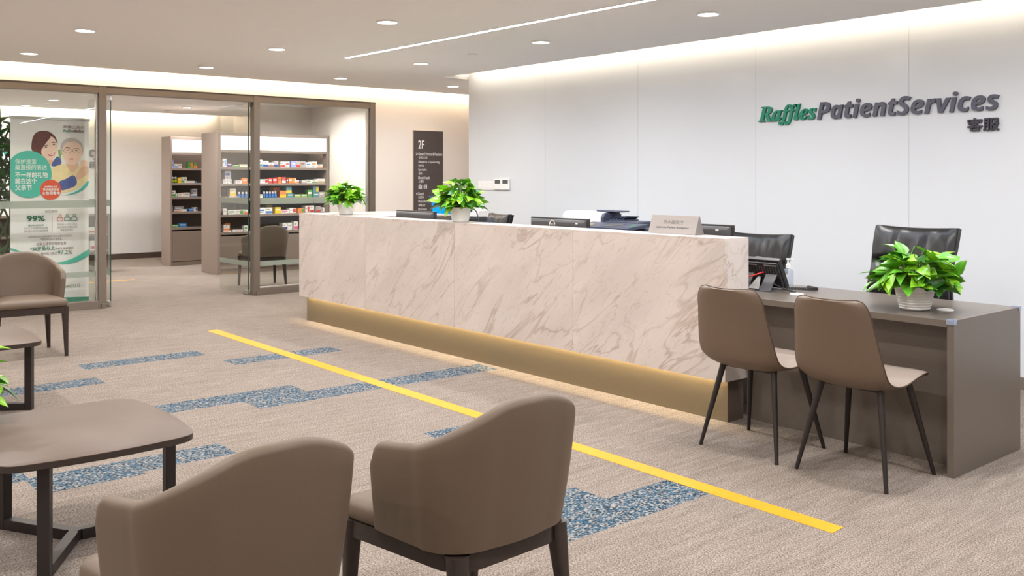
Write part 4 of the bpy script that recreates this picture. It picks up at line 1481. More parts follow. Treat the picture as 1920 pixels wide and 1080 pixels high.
def potted_plant(label, loc, r_top, r_bot, hp, spread, rise, nleaf, seed, size=0.085, ribs=True, group='potted plants', squash=1.0, lean=(0, 0)):
    rnd = random.Random(seed)
    t = thing('potted_plant', label, 'plant', loc, 0, group)
    prof = [(r_bot * 0.9, 0.0), (r_bot, 0.003)]
    nr = 9 if ribs else 4
    for k in range(1, nr):
        f = k / nr
        rr = r_bot + (r_top - r_bot) * f
        if ribs:
            prof += [(rr + 0.0018, hp * (f - 0.03)), (rr - 0.0002, hp * (f + 0.0))]
        else:
            prof.append((rr, hp * f))
    prof += [(r_top - 0.001, hp * 0.93), (r_top + 0.005, hp * 0.94), (r_top + 0.005, hp), (r_top - 0.004, hp), (r_top - 0.008, hp * 0.9)]
    MB().lathe(prof, n=40, cap1=False).build('pot', M['off_white'], t, smooth=True)
    MB().lathe([(r_top - 0.009, hp * 0.89), (0.002, hp * 0.91)], n=24, cap0=False).build('soil', M['soil'], t)
    stems, lv = MB(), MB()
    for k in range(nleaf):
        f = (k + 0.5) / nleaf
        sn = 1.0 - 1.05 * f + rnd.uniform(-0.08, 0.08)
        el = math.asin(min(1, max(-0.10, sn)))
        az = k * 2.39996 + rnd.uniform(-0.4, 0.4)
        R = rnd.uniform(0.62, 0.92) if rnd.random() < 0.86 else rnd.uniform(0.95, 1.12)
        dirh = Vector((math.cos(az), math.sin(az), 0))
        rad = spread * R * math.cos(el)
        z = hp + rise * R * math.sin(el) * 0.92 + 0.012
        root = Vector((dirh.x * r_top * 0.3, dirh.y * r_top * 0.3, hp * 0.9))
        base = Vector((dirh.x * rad * 0.70, dirh.y * rad * 0.70, max(z, hp + 0.006)))
        mid = root.lerp(base, 0.5) + Vector((0, 0, 0.025))
        stems.tube([root, mid, base], [0.0028, 0.0024, 0.0018], 5)
        ln = size * rnd.uniform(0.75, 1.2)
        out = (dirh * (0.55 + 0.5 * math.cos(el)) + Vector((rnd.uniform(-0.7, 0.7), rnd.uniform(-0.7, 0.7), rnd.uniform(-0.40, 0.35) + 0.25 * math.sin(el)))).normalized()
        nrm = dirh * (math.cos(el) * 0.8 + 0.1) + Vector((rnd.uniform(-0.45, 0.45), rnd.uniform(-0.45, 0.45), 0.55 + 0.5 * math.sin(el)))
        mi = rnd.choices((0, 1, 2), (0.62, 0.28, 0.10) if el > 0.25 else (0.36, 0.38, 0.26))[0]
        leaf(lv, base, out, nrm, ln, ln * rnd.uniform(0.62, 0.78), mi, rnd.uniform(0.1, 0.45), rnd.uniform(0.10, 0.45))
    stems.build('stems', M['stem'], t, smooth=True)
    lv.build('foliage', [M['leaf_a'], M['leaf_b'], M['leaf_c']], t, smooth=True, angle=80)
    return t


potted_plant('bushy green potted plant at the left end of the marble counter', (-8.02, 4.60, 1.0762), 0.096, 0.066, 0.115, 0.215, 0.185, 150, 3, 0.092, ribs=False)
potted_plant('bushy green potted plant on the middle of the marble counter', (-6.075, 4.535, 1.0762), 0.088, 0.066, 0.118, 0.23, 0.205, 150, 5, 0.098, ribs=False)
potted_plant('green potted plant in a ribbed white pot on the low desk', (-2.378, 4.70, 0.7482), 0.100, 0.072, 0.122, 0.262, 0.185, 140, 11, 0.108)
potted_plant('green plant on the coffee table whose leaf tips reach in at the left edge', (-4.30, 0.775, 0.4402), 0.055, 0.045, 0.09, 0.115, 0.20, 40, 21, 0.085)


# ------------------------------------------------------------------ things on and behind the counter
def monitor(label, x0, x1, y, ztop, logo=None, led=None, rz=0.0):
    """A flat screen seen from its back; the screen faces +Y."""
    w, h = x1 - x0, 0.335
    t = thing('monitor', label, 'monitor', ((x0 + x1) / 2, y, 0.7502), rz, 'monitors behind the counter')
    zt = ztop - 0.7502
    MB().box(-w / 2, w / 2, -0.006, 0.022, zt - h, zt).build('bezel', M['black'], t, bevel=0.004)
    MB().box(-w / 2 + 0.012, w / 2 - 0.012, 0.0222, 0.0232, zt - h + 0.02, zt - 0.012).build('screen', M['dark_grey'], t)
    mb = MB()
    rg = []
    for d, yy_ in ((0.0, -0.0062), (0.006, -0.018), (0.02, -0.024)):
        rg.append([(-w / 2 + 0.01 + d, yy_, zt - h + 0.01 + d), (w / 2 - 0.01 - d, yy_, zt - h + 0.01 + d), (w / 2 - 0.01 - d, yy_, zt - 0.01 - d), (-w / 2 + 0.01 + d, yy_, zt - 0.01 - d)])
    mb.rings(rg)
    mb.build('back_cover', M['dark_grey'], t)
    MB().box(-0.035, 0.035, -0.05, -0.0245, 0.012, zt - 0.12).build('stand_neck', M['black'], t, bevel=0.004)
    MB().box(-0.12, 0.12, -0.10, 0.10, 0.0, 0.012).build('stand_base', M['black'], t, bevel=0.004)
    if logo is not None:
        lx, lz = logo
        MB().lathe([(0.0265, 0.0), (0.0265, 0.002), (0.0335, 0.002), (0.0335, 0.0)], n=36, cap0=False, cap1=False).build('logo_ring', M['chrome'], t, smooth=True)
        r = [c for c in kids(t) if c.name.startswith('logo_ring')][0]
        r.rotation_euler = (PI / 2, 0, 0)
        r.location = (lx, -0.0242, zt - lz)
        mb = MB()
        put_text(mb, 'D', (lx - 0.017, -0.0245, zt - lz), 0.0115, 0.016, FACING_YNEG, 0.001, 0.03)
        p, f = text_mesh('E', 0.010, 0.016, 0.001, 0.03)
        Mx = Matrix.Translation((lx - 0.0045, -0.0245, zt - lz)) @ FACING_YNEG @ Matrix.Rotation(D2R(38), 4, 'Z')
        mb.add([Mx @ q for q in p], f)
        put_text(mb, 'LL', (lx + 0.012, -0.0245, zt - lz), 0.019, 0.016, FACING_YNEG, 0.001, 0.03)
        mb.build('logo_letters', M['chrome'], t)
    if led is not None:
        MB().box(led - 0.012, led + 0.012, -0.0262, -0.0242, zt - 0.040, zt - 0.030).build('badge', M['white'], t, bevel=0.0008)
    return t


monitor('black monitor seen from behind beside the left counter plant', -7.36, -6.75, 4.76, 1.135)
monitor('black monitor with a round silver logo on its back', -5.46, -4.835, 4.76, 1.131, logo=(-0.045, 0.050), led=0.215)
monitor('black monitor peeping out to the right of the metal counter sign', -4.17, -3.565, 4.76, 1.136, led=0.20)

# blue screen on the return behind the middle plant
t = thing('monitor', 'monitor with a bright blue screen behind the middle counter plant', 'monitor', (-8.05, 5.81, 0.7502), D2R(0), 'monitors behind the counter')
Mx = Matrix.Translation((0.0, 0, 0.50)) @ Matrix.Rotation(D2R(-13), 4, 'Y')
xf(MB().box(-0.025, 0.0, -0.20, 0.20, -0.31, 0.0), Mx).build('bezel', M['black'], t, bevel=0.003)
m_, nt, b_, out_ = new_mat('blue_screen')
tc_ = nd(nt, 'ShaderNodeTexCoord')
sp_ = nd(nt, 'ShaderNodeSeparateXYZ')
nt.links.new(tc_.outputs['Generated'], sp_.inputs[0])
ra_ = nd(nt, 'ShaderNodeValToRGB')
ra_.color_ramp.elements[0].color = rgb(10, 120, 215)
ra_.color_ramp.elements[1].color = rgb(70, 110, 190)
x_ = ra_.color_ramp.elements.new(0.45)
x_.color = rgb(20, 165, 225)
ad_ = nd(nt, 'ShaderNodeMath', operation='ADD')
ml_ = nd(nt, 'ShaderNodeMath', operation='MULTIPLY')
ml_.inputs[1].default_value = -0.35
nt.links.new(sp_.outputs['Y'], ml_.inputs[0])
nt.links.new(sp_.outputs['Z'], ad_.inputs[0])
nt.links.new(ml_.outputs[0], ad_.inputs[1])
nt.links.new(ad_.outputs[0], ra_.inputs['Fac'])
em_ = nd(nt, 'ShaderNodeEmission')
em_.inputs[1].default_value = 0.9
nt.links.new(ra_.outputs['Color'], em_.inputs[0])
nt.links.new(em_.outputs[0], out_.inputs[0])
xf(MB().box(0.0002, 0.0012, -0.19, 0.19, -0.298, -0.012), Mx).build('screen', m_, t)
MB().box(-0.06, -0.03, -0.03, 0.03, 0.012, 0.36).build('stand_neck', M['black'], t, bevel=0.003)
MB().box(-0.12, 0.08, -0.11, 0.11, 0.0, 0.012).build('stand_base', M['black'], t, bevel=0.003)

# desk microphone and small white printer by that screen
t = thing('desk_microphone', 'black gooseneck desk microphone right of the middle counter plant', 'microphone', (-6.43, 5.00, 0.7502))
MB().lathe([(0.055, 0.0), (0.055, 0.02), (0.03, 0.032), (0.002, 0.032)], n=24, cap1=False).build('base', M['black'], t, smooth=True)
MB().tube([(0, 0, 0.03), (0, 0, 0.2), (-0.005, 0, 0.32), (-0.03, 0.0, 0.385), (-0.07, 0, 0.41), (-0.11, 0, 0.40)], 0.006, 8).build('gooseneck', M['black'], t, smooth=True)
MB().tube([(-0.105, 0, 0.402), (-0.12, 0, 0.395), (-0.16, 0, 0.376), (-0.17, 0, 0.37)], [0.009, 0.014, 0.014, 0.006], 12).build('capsule', M['black'], t, smooth=True)
t = thing('label_printer', 'small white printer with a dark base behind the middle counter plant', 'printer', (-7.95, 6.17, 0.7502))
MB().box(-0.17, 0.1, -0.08, 0.07, 0.0, 0.26).build('base', M['black'], t, bevel=0.01)
MB().box(-0.165, 0.095, -0.075, 0.065, 0.2605, 0.35).build('cover', M['off_white'], t, bevel=0.02, seg=4)

# multifunction copier
t = thing('photocopier', 'white and navy multifunction copier standing by the white wall', 'copier', (-6.0, 6.26, 0))
MB().box(-0.46, 0.12, -0.28, 0.30, 0.02, 0.96).build('body', M['off_white'], t, bevel=0.02, seg=3)
MB().box(-0.47, 0.62, -0.285, 0.30, 0.9605, 1.0).build('scanner_deck', M['navy'], t, bevel=0.006)
prof_ = [(-0.26, 1.0005), (-0.26, 1.085), (-0.245, 1.112), (-0.215, 1.124), (-0.05, 1.126), (-0.02, 1.11), (-0.01, 1.0005)]
MB().prism([Vector((-0.44, a, b)) for a, b in prof_], (0.50, 0, 0)).build('document_feeder', M['off_white'], t, bevel=0.012, seg=3)
MB().prism([Vector((0.0605, a * 0.985 - 0.002, b - (0.006 if b > 1.05 else 0))) for a, b in prof_], (0.035, 0, 0)).build('feeder_end', M['navy'], t, bevel=0.008, seg=3)
MB().prism([(-0.06, -0.19, 1.1275), (-0.06, -0.03, 1.1275), (0.20, -0.03, 1.122), (0.20, -0.19, 1.122)], (0, 0, 0.012)).build('document_tray', M['navy'], t, bevel=0.003)
mb = MB()
for k in range(4):
    mb.prism([(0.155 + k * 0.035, -0.20, 1.058), (0.155 + k * 0.035, -0.02, 1.058), (0.20 + k * 0.035, -0.02, 1.082), (0.20 + k * 0.035, -0.20, 1.082)], (0, 0, 0.006))
mb.box(0.10, 0.30, -0.20, -0.02, 1.0495, 1.0605)
mb.build('output_fins', M['navy'], t)
MB().box(0.0985, 0.50, -0.24, 0.02, 1.0005, 1.049).build('output_tray', M['navy'], t, bevel=0.006)
mb = MB()
mb.prism([(0.0, -0.55, 0.985), (0.66, -0.55, 0.985), (0.66, -0.292, 1.012), (0.0, -0.292, 1.012)], (0, 0, 0.028))
pn = mb.build('control_panel', M['navy'], t, bevel=0.005)
mb = MB()
mb.prism([(0.30, -0.51, 1.0187), (0.46, -0.51, 1.0187), (0.46, -0.35, 1.0354), (0.30, -0.35, 1.0354)], (0, 0, 0.0008))
mb.build('display', M['dark_grey'], pn)
mb = MB()
for k in range(2):
    mb.prism([(0.575 + 0.05 * k, -0.40 - 0.09 * k, 1.0302 - 0.0094 * k), (0.60 + 0.05 * k, -0.40 - 0.09 * k, 1.0302 - 0.0094 * k), (0.60 + 0.05 * k, -0.38 - 0.09 * k, 1.0323 - 0.0094 * k), (0.575 + 0.05 * k, -0.38 - 0.09 * k, 1.0323 - 0.0094 * k)], (0, 0, 0.001))
mb.build('indicator_lights', emit('green_indicator', (40, 220, 120), 1.2), pn)
mb = MB()
mb.prism([(0.05, -0.49, 1.021), (0.16, -0.46, 1.0243), (0.15, -0.43, 1.0275), (0.04, -0.46, 1.0243)], (0, 0, 0.0008))
mb.build('yellow_label', mat('yellow_label', (226, 190, 90), 0.6), pn)

# tent sign
t = thing('tent_sign', 'brushed metal tent sign with Japanese and English lettering on the counter', 'sign', (-3.866, 4.575, 1.0762))
ap, hz = 0.045, 0.116
mb = MB()
mb.prism([(-0.19, -ap, 0), (-0.19, ap, 0), (-0.19, 0.004, hz), (-0.19, -0.004, hz)], (0.38, 0, 0))
mb.build('body', mat('satin_steel_sign', (156, 149, 146), 0.36, metal=0.6, vary=0.02, scale=6), t, bevel=0.0015)
tiltm = math.atan2(ap - 0.004, hz)
Mt = Matrix.Rotation(PI / 2 - tiltm, 4, 'X')
for body, zc, w, h, m in (('日本語受付', 0.074, 0.158, 0.026, M['dark_grey']), ('Japanese Patient Reception', 0.040, 0.262, 0.0165, M['dark_letter'])):
    yc = -ap + (ap - 0.004) * zc / hz
    p, f = text_mesh(body, w, h, 0.0, 0.010 if zc < 0.05 else 0.0)
    Mx = Matrix.Translation((0, yc - 0.0008, zc)) @ Mt
    mb = MB()
    mb.add([Mx @ q for q in p], f)
    mb.build('sign_text', m, t)

# desk phone seen from behind
t = thing('desk_phone', 'black desk phone with its screen tilted back, seen from behind on the low desk', 'phone', (-3.40, 4.80, 0.7482))
Mx = Matrix.Translation((0, 0.10, 0.012)) @ Matrix.Rotation(D2R(27), 4, 'X')
bd = xf(MB().box(-0.13, 0.13, -0.006, 0.028, 0.0, 0.195), Mx).build('body', M['black'], t, bevel=0.006, seg=3)
xf(MB().box(-0.122, 0.122, -0.022, -0.0065, 0.022, 0.182), Mx).build('back_shell', M['black'], t, bevel=0.004)
mb = MB()
for k in range(12):
    mb.box(-0.112 + k * 0.0195, -0.104 + k * 0.0195, -0.0255, -0.0225, 0.085, 0.160)
xf(mb, Mx).build('vent_ribs', M['dark_grey'], t)
xf(MB().box(-0.118, -0.02, -0.026, -0.0222, 0.165, 0.172).box(0.03, 0.118, -0.026, -0.0222, 0.165, 0.172), Mx).build('catch', M['steel'], t)
xf(MB().box(-0.10, 0.10, 0.0285, 0.0295, 0.06, 0.175), Mx).build('screen', M['dark_grey'], t)
mb = MB()
mb.prism([(-0.125, -0.055, 0.0), (-0.125, -0.047, 0.0), (-0.125, 0.028, 0.098), (-0.125, 0.018, 0.098)], (0.075, 0, 0))
mb.prism([(0.035, -0.055, 0.0), (0.035, -0.047, 0.0), (0.035, 0.028, 0.098), (0.035, 0.018, 0.098)], (0.075, 0, 0))
mb.box(-0.125, 0.11, -0.056, 0.118, 0.0, 0.006)
mb.build('stand', M['dark_grey'], t, bevel=0.001)
mb = MB()
mb.prism([(-0.045, -0.048, 0.012), (0.03, -0.048, 0.012), (0.005, 0.005, 0.080), (-0.015, 0.005, 0.080)], (0, 0.002, 0))
mb.build('label', M['cream_label'], t)
MB().tube([(0.015, 0.030, 0.108), (0.004, 0.005, 0.102), (-0.06, -0.03, 0.075), (-0.115, -0.05, 0.045), (-0.15, -0.035, 0.015), (-0.19, 0.03, 0.006)], 0.0045, 8).build('red_cable', M['red_cable'], t, smooth=True)
MB().cyl((-0.075, -0.037, 0.068), (-0.098, -0.044, 0.055), 0.008, n=10).build('cable_tag', M['white'], t, smooth=True)
# handset at the side away from the camera, with its coiled cord
xf(MB().box(-0.075, -0.02, 0.03, 0.055, 0.01, 0.185), Mx).build('handset', M['black'], t, bevel=0.01, seg=3)
pts = []
for k in range(240):
    f = k / 239
    c = Vector((0.10 + 0.16 * math.sin(PI * f * 0.62), 0.10 + 0.17 * f, 0.012))
    if f > 0.7:
        c.x -= (f - 0.7) * 0.3
    a = k * 2 * PI / 8
    pts.append(c + Vector((0.002 * math.cos(a) * 2.2, 0.004 * math.cos(a), 0.0075 * math.sin(a))))
MB().tube(pts, 0.0028, 5).build('coiled_cord', M['black'], t, smooth=True)
MB().tube([(0.11, -0.02, 0.05), (0.16, -0.01, 0.03), (0.215, -0.006, 0.016), (0.262, -0.015, 0.012)], [0.003, 0.003, 0.007, 0.005], 8).build('line_cord', M['black'], t, smooth=True)

# hand sanitiser
t = thing('sanitiser_bottle', 'clear pump bottle of hand gel beside the desk phone', 'bottle', (-3.372, 5.06, 0.7482))
MB().lathe([(0.030, 0.0), (0.033, 0.004), (0.033, 0.095), (0.028, 0.108), (0.014, 0.114), (0.014, 0.120)], n=28).build('bottle', M['clear_plastic'], t, smooth=True)
MB().lathe([(0.0145, 0.1202), (0.0145, 0.142), (0.007, 0.144), (0.006, 0.168), (0.012, 0.170), (0.012, 0.179)], n=20).build('pump', M['white'], t, smooth=True)
MB().tube([(0.0, 0, 0.1745), (0.03, 0.0, 0.1745), (0.036, 0.0, 0.170)], 0.004, 8).build('nozzle', M['white'], t, smooth=True)
MB().box(-0.02, 0.02, -0.0345, -0.0332, 0.03, 0.08).build('label', M['off_white'], t)

# ------------------------------------------------------------------ roll-up banner
XB, YB = -11.15, 2.70
t = thing('roll_up_banner', 'tall white roll-up banner with two smiling people and a teal circle', 'banner', (XB, YB, 0))
YL, YR, ZT = 2.312, 3.108, 2.075
MB().box(-0.05, 0.05, YL - 0.02 - YB, YR + 0.02 - YB, 0.0, 0.055).build('base', M['steel'], t, bevel=0.008)
MB().box(-0.012, 0.012, YL - 0.012 - YB, YR + 0.012 - YB, ZT - 0.004, ZT + 0.026).build('top_rail', M['steel'], t, bevel=0.003)
MB().box(-0.002, 0.0, YL - YB, YR - YB, 0.0551, ZT - 0.0042).build('sheet', M['sheet'], t)
MB().cyl((-0.03, 0, 0.05), (-0.03, 0, ZT - 0.02), 0.008, n=10).build('support_pole', M['steel'], t, smooth=True)
LAY = [0.0]


def clip_poly(pts, lo, hi):
    for side, lim in ((1, lo), (-1, hi)):
        out = []
        for i in range(len(pts)):
            a, b = pts[i - 1], pts[i]
            ia, ib = side * (a[0] - lim) >= 0, side * (b[0] - lim) >= 0
            if ia != ib:
                f = (lim - a[0]) / (b[0] - a[0])
                out.append((lim, a[1] + (b[1] - a[1]) * f))
            if ib:
                out.append(b)
        pts = out
    return pts


def smooth_poly(pts, n=2):
    for _ in range(n):
        q = []
        for i in range(len(pts)):
            a, b = pts[i], pts[(i + 1) % len(pts)]
            q.append((a[0] * 0.75 + b[0] * 0.25, a[1] * 0.75 + b[1] * 0.25))
            q.append((a[0] * 0.25 + b[0] * 0.75, a[1] * 0.25 + b[1] * 0.75))
        pts = q
    return pts


def print_poly(mb, pts, mi=0, smooth=True):
    LAY[0] += 0.00025
    if smooth:
        pts = smooth_poly(pts)
    pts = clip_poly(pts, YL, YR)
    from mathutils.geometry import tessellate_polygon
    v = [Vector((LAY[0], a - YB, b)) for a, b in pts]
    tr = tessellate_polygon([[Vector((p.y, p.z, 0)) for p in v]])
    mb.add(v, [tuple(x) for x in tr], mi)


def circle(y, z, ry, rz, n=64):
    return [(y + ry * math.cos(2 * PI * k / n), z + rz * math.sin(2 * PI * k / n)) for k in range(n)]


mats = ['p_hair', 'p_skin', 'p_skin2', 'p_denim', 'p_leaf', 'p_grey_hair', 'p_yellow', 'p_teal', 'p_mouth', 'p_dark', 'sheet', 'p_red']
mb = MB()
for nm, mk in (('leaf', 'p_leaf'), ('hair', 'p_hair'), ('neck', 'p_skin2'), ('denim', 'p_denim'), ('face', 'p_skin'), ('smile', 'p_mouth'), ('eye1', 'p_dark'), ('eye2', 'p_dark'),
               ('manhair', 'p_grey_hair'), ('manneck', 'p_skin2'), ('shirt', 'p_yellow'), ('manface', 'p_skin'), ('eye3', 'p_dark'), ('eye4', 'p_dark'), ('mouth2', 'p_mouth'),
               ('arm', 'p_skin2'), ('hand', 'p_skin'), ('sleeve', 'p_denim'), ('swoosh', 'p_teal')):
    print_poly(mb, PORTRAIT[nm], mats.index(mk), nm not in ('leaf',))
# teeth, brows, noses, spectacles and the fringe falling over the forehead
print_poly(mb, [(2.69, 1.688), (2.715, 1.694), (2.752, 1.71), (2.742, 1.693), (2.72, 1.684)], mats.index('sheet'))
print_poly(mb, [(2.717, 1.905), (2.66, 1.90), (2.615, 1.82), (2.60, 1.72), (2.622, 1.75), (2.66, 1.815), (2.70, 1.865)], mats.index('p_hair'))
for a, b in (((2.64, 1.785), (2.685, 1.792)), ((2.722, 1.82), (2.765, 1.824)), ((2.862, 1.768), (2.905, 1.77)), ((2.955, 1.764), (2.998, 1.762))):
    print_poly(mb, [(a[0], a[1]), (b[0], b[1]), (b[0], b[1] + 0.005), (a[0], a[1] + 0.007)], mats.index('p_dark'), False)
print_poly(mb, [(2.705, 1.735), (2.728, 1.74), (2.74, 1.755), (2.73, 1.735), (2.712, 1.728)], mats.index('p_skin2'))
print_poly(mb, [(2.915, 1.69), (2.945, 1.69), (2.955, 1.70), (2.94, 1.683), (2.92, 1.683)], mats.index('p_skin2'))
for yc in (2.883, 2.976):
    LAY[0] += 0.00025
    n = 28
    v, f = [], []
    for r in (0.040, 0.037):
        v += [(LAY[0], yc - YB + r * math.cos(2 * PI * k / n), 1.738 + 0.75 * r * math.sin(2 * PI * k / n)) for k in range(n)]
    f = [(k, (k + 1) % n, n + (k + 1) % n, n + k) for k in range(n)]
    mb.add(v, f, mats.index('p_dark'))
mb.build('portrait_print', [M[k] for k in mats], t)
mb = MB()
print_poly(mb, circle(2.493, 1.4736, 0.2265, 0.2555), 0, False)
mb.build('teal_circle', M['p_teal'], t)
mb = MB()
print_poly(mb, circle(2.7105, 1.3034, 0.1065, 0.1108), 0, False)
mb.build('red_circle', M['p_red'], t)
mb = MB()
print_poly(mb, [(2.759, 0.502), (2.84, 0.508), (2.922, 0.532), (3.005, 0.571), (3.067, 0.61), (3.14, 0.655), (3.14, 0.585), (3.057, 0.533), (2.984, 0.498), (2.902, 0.48), (2.82, 0.483), (2.60, 0.55), (2.40, 0.63), (2.30, 0.67), (2.30, 0.69), (2.42, 0.64), (2.60, 0.56)], 0, False)
mb.build('teal_swoosh', M['p_teal'], t)
mb = MB()
print_poly(mb, [(YL, 0.0555), (YR, 0.0555), (YR, 0.098), (YL, 0.14)], 0, False)
mb.build('green_band', M['p_band'], t)
mb = MB()
print_poly(mb, [(2.7245, 0.845), (2.7275, 0.845), (2.7275, 1.027), (2.7245, 1.027)], 0, False)
mb.build('divider_line', M['p_grey'], t)
for (y0, y1), mk in (((2.777, 2.837), 'p_red'), ((2.849, 2.911), 'p_green'), ((2.922, 2.983), 'p_green')):
    mb = MB()
    LAY[0] += 0.00025
    yc = (y0 + y1) / 2
    n = 20
    v = []
    for r in (0.017, 0.0115):
        v += [(LAY[0], yc - YB + r * math.cos(2 * PI * k / n), 1.014 + r * math.sin(2 * PI * k / n)) for k in range(n)]
    mb.add(v, [(k, (k + 1) % n, n + (k + 1) % n, n + k) for k in range(n)])
    a = (y1 - y0) / 2
    o_ = smooth_poly([(yc - a, 0.957), (yc - a, 0.995), (yc - a * 0.4, 1.002), (yc + a * 0.4, 1.002), (yc + a, 0.995), (yc + a, 0.957)], 0)
    i_ = [(yc - a + 0.006, 0.963), (yc - a + 0.006, 0.990), (yc - a * 0.38, 0.996), (yc + a * 0.38, 0.996), (yc + a - 0.006, 0.990), (yc + a - 0.006, 0.963)]
    v = [(LAY[0], p[0] - YB, p[1]) for p in o_ + i_]
    mb.add(v, [(k, (k + 1) % 6, 6 + (k + 1) % 6, 6 + k) for k in range(6)])
    mb.build('person_icon', M[mk], t)
LAY[0] += 0.0005
cm = {'white': 'print_white', 'wine': 'p_wine', 'green': 'p_green', 'grey': 'p_grey'}
for body, y0, y1, z, h, c, bold in BANNER_TEXT:
    mb = MB()
    put_text(mb, body, (LAY[0], (y0 + y1) / 2 - YB, z), y1 - y0, h, FACING_XPOS, 0.0, 0.022 if bold else 0.0)
    mb.build('printed_text', M[cm[c]], t)

# ------------------------------------------------------------------ green trellis behind the banner
t = thing('trellis_planter', 'lattice screen with grey green leaves at the far left behind the glass', 'planter', (-12.2, 1.8, 0))
MB().box(-0.14, 0.14, -0.74, 0.74, 0.0, 0.34).build('trough', M['dark_skirting'], t, bevel=0.01)
mb = MB()
for sgn in (-1, 1):
    for k in range(-14, 15):
        # diagonal laths clipped to the panel
        y0, z0 = k * 0.11, 0.30
        dz = 1.75
        dy = sgn * dz * 0.42
        a0, a1 = y0, y0 + dy
        lo, hi = -0.74, 0.74
        f0, f1 = 0.0, 1.0
        if a1 != a0:
            fl, fh = sorted(((lo - a0) / (a1 - a0), (hi - a0) / (a1 - a0)))
            f0, f1 = max(f0, fl), min(f1, fh)
        if f1 - f0 < 0.03:
            continue
        mb.bar((0.006 * sgn, a0 + dy * f0, z0 + dz * f0), (0.006 * sgn, a0 + dy * f1, z0 + dz * f1), 0.022, 0.010, up=(1, 0, 0))
mb.build('lattice', M['lattice'], t)
for y in (-0.74, 0.74):
    MB().box(-0.02, 0.02, y - 0.018, y + 0.018, 0.30, 2.06).build('post', M['lattice'], t)
rnd = random.Random(4)
lv = MB()
for k in range(900):
    y = rnd.uniform(-0.74, 0.76)
    z = rnd.uniform(1.12, 2.12) if k < 800 else rnd.uniform(0.3, 0.62)
    d = Vector((rnd.uniform(-0.3, 1.0), rnd.uniform(-0.9, 0.9), rnd.uniform(-0.6, 1.0)))
    leaf(lv, Vector((rnd.uniform(-0.05, 0.12), y, z)), d, Vector((1, rnd.uniform(-.5, .5), 0.6)), rnd.uniform(0.10, 0.19), rnd.uniform(0.035, 0.06), rnd.choice((0, 0, 0, 1)), 0.3, 0.35)
lv.build('foliage', [M['dark_leaf'], M['leaf_c']], t, smooth=True, angle=80)['kind'] = 'stuff'


# ------------------------------------------------------------------ pharmacy shelving
ZS = [1.605, 1.357, 1.130, 0.888, 0.627]


def shelving(name, label, y0, y1, xf_, xb, ndoor, s=0.045):
    t = thing(name, label, 'shelving unit', (xf_, y0, 0), group=None)

    def p(nm, x0, x1, ya, yb, z0, z1, m, bevel=0.0015, parent=None):
        return MB().box(x0 - xf_, x1 - xf_, ya - y0, yb - y0, z0, z1).build(nm, m, parent or t, bevel=bevel)
    p('side_panel', xb, xf_, y0, y0 + s, 0, 2.12, M['laminate'])
    p('side_panel', xb, xf_, y1 - s, y1, 0, 2.12, M['laminate'])
    p('back_panel', xb, xb + 0.018, y0 + s, y1 - s, 0.0, 2.118, M['laminate_dark_shade'])  # same laminate, coloured darker for the shade inside the unit
    p('top_panel', xb + 0.019, xf_ - 0.002, y0 + s, y1 - s, 2.07, 2.118, M['laminate'])
    p('fascia', xf_ - 0.14, xf_ - 0.002, y0 + s, y1 - s, 1.822, 1.862, M['laminate'])
    p('lightbox', xf_ - 0.12, xf_ - 0.008, y0 + s + 0.001, y1 - s - 0.001, 1.863, 2.069, M['lightbox'])
    p('led_tape', xf_ - 0.16, xf_ - 0.141, y0 + s + 0.02, y1 - s - 0.02, 1.834, 1.846, M['shelf_led'])
    for z in ZS:
        p('shelf', xb + 0.019, xf_ - 0.006, y0 + s, y1 - s, z - 0.038, z, M['laminate'])
    p('plinth', xb + 0.019, xf_ - 0.02, y0 + s, y1 - s, 0.0, 0.068, M['laminate'])
    w = (y1 - y0 - 2 * s) / ndoor
    for k in range(ndoor):
        p('cabinet_door', xf_ - 0.022, xf_ - 0.004, y0 + s + k * w + 0.004, y0 + s + (k + 1) * w - 0.004, 0.074, 0.566, M['laminate'])
    return t


shelving('shelving_unit', 'long tall taupe shelving unit of medicine boxes behind the right glass panes', 5.56, 7.405, -13.45, -14.08, 2)
shelving('shelving_unit', 'tall taupe shelving unit farther back, left of the long one in the doorway', 5.524, 7.35, -15.29, -15.71, 2, 0.027)

CARTON = {'white': (238, 236, 234), 'sky blue': (120, 178, 216), 'purple': (110, 60, 130), 'green': (88, 160, 80), 'cream': (236, 224, 196), 'teal': (90, 150, 162), 'navy': (58, 72, 142),
          'brown': (150, 104, 84), 'grey': (182, 176, 178), 'red': (206, 64, 58), 'lilac': (158, 164, 222), 'blue': (52, 130, 200), 'orange': (240, 138, 62), 'magenta': (186, 60, 118),
          'dull red': (160, 92, 84), 'gold': (196, 160, 110), 'yellow': (242, 206, 40), 'light green': (142, 178, 96), 'pinkish grey': (196, 182, 180), 'olive': (150, 136, 70), 'pink': (226, 90, 150), 'mint green': (160, 206, 186)}
CM = {k: mat('carton_' + k.replace(' ', '_'), v, 0.5, vary=0.03, scale=90) for k, v in CARTON.items()}


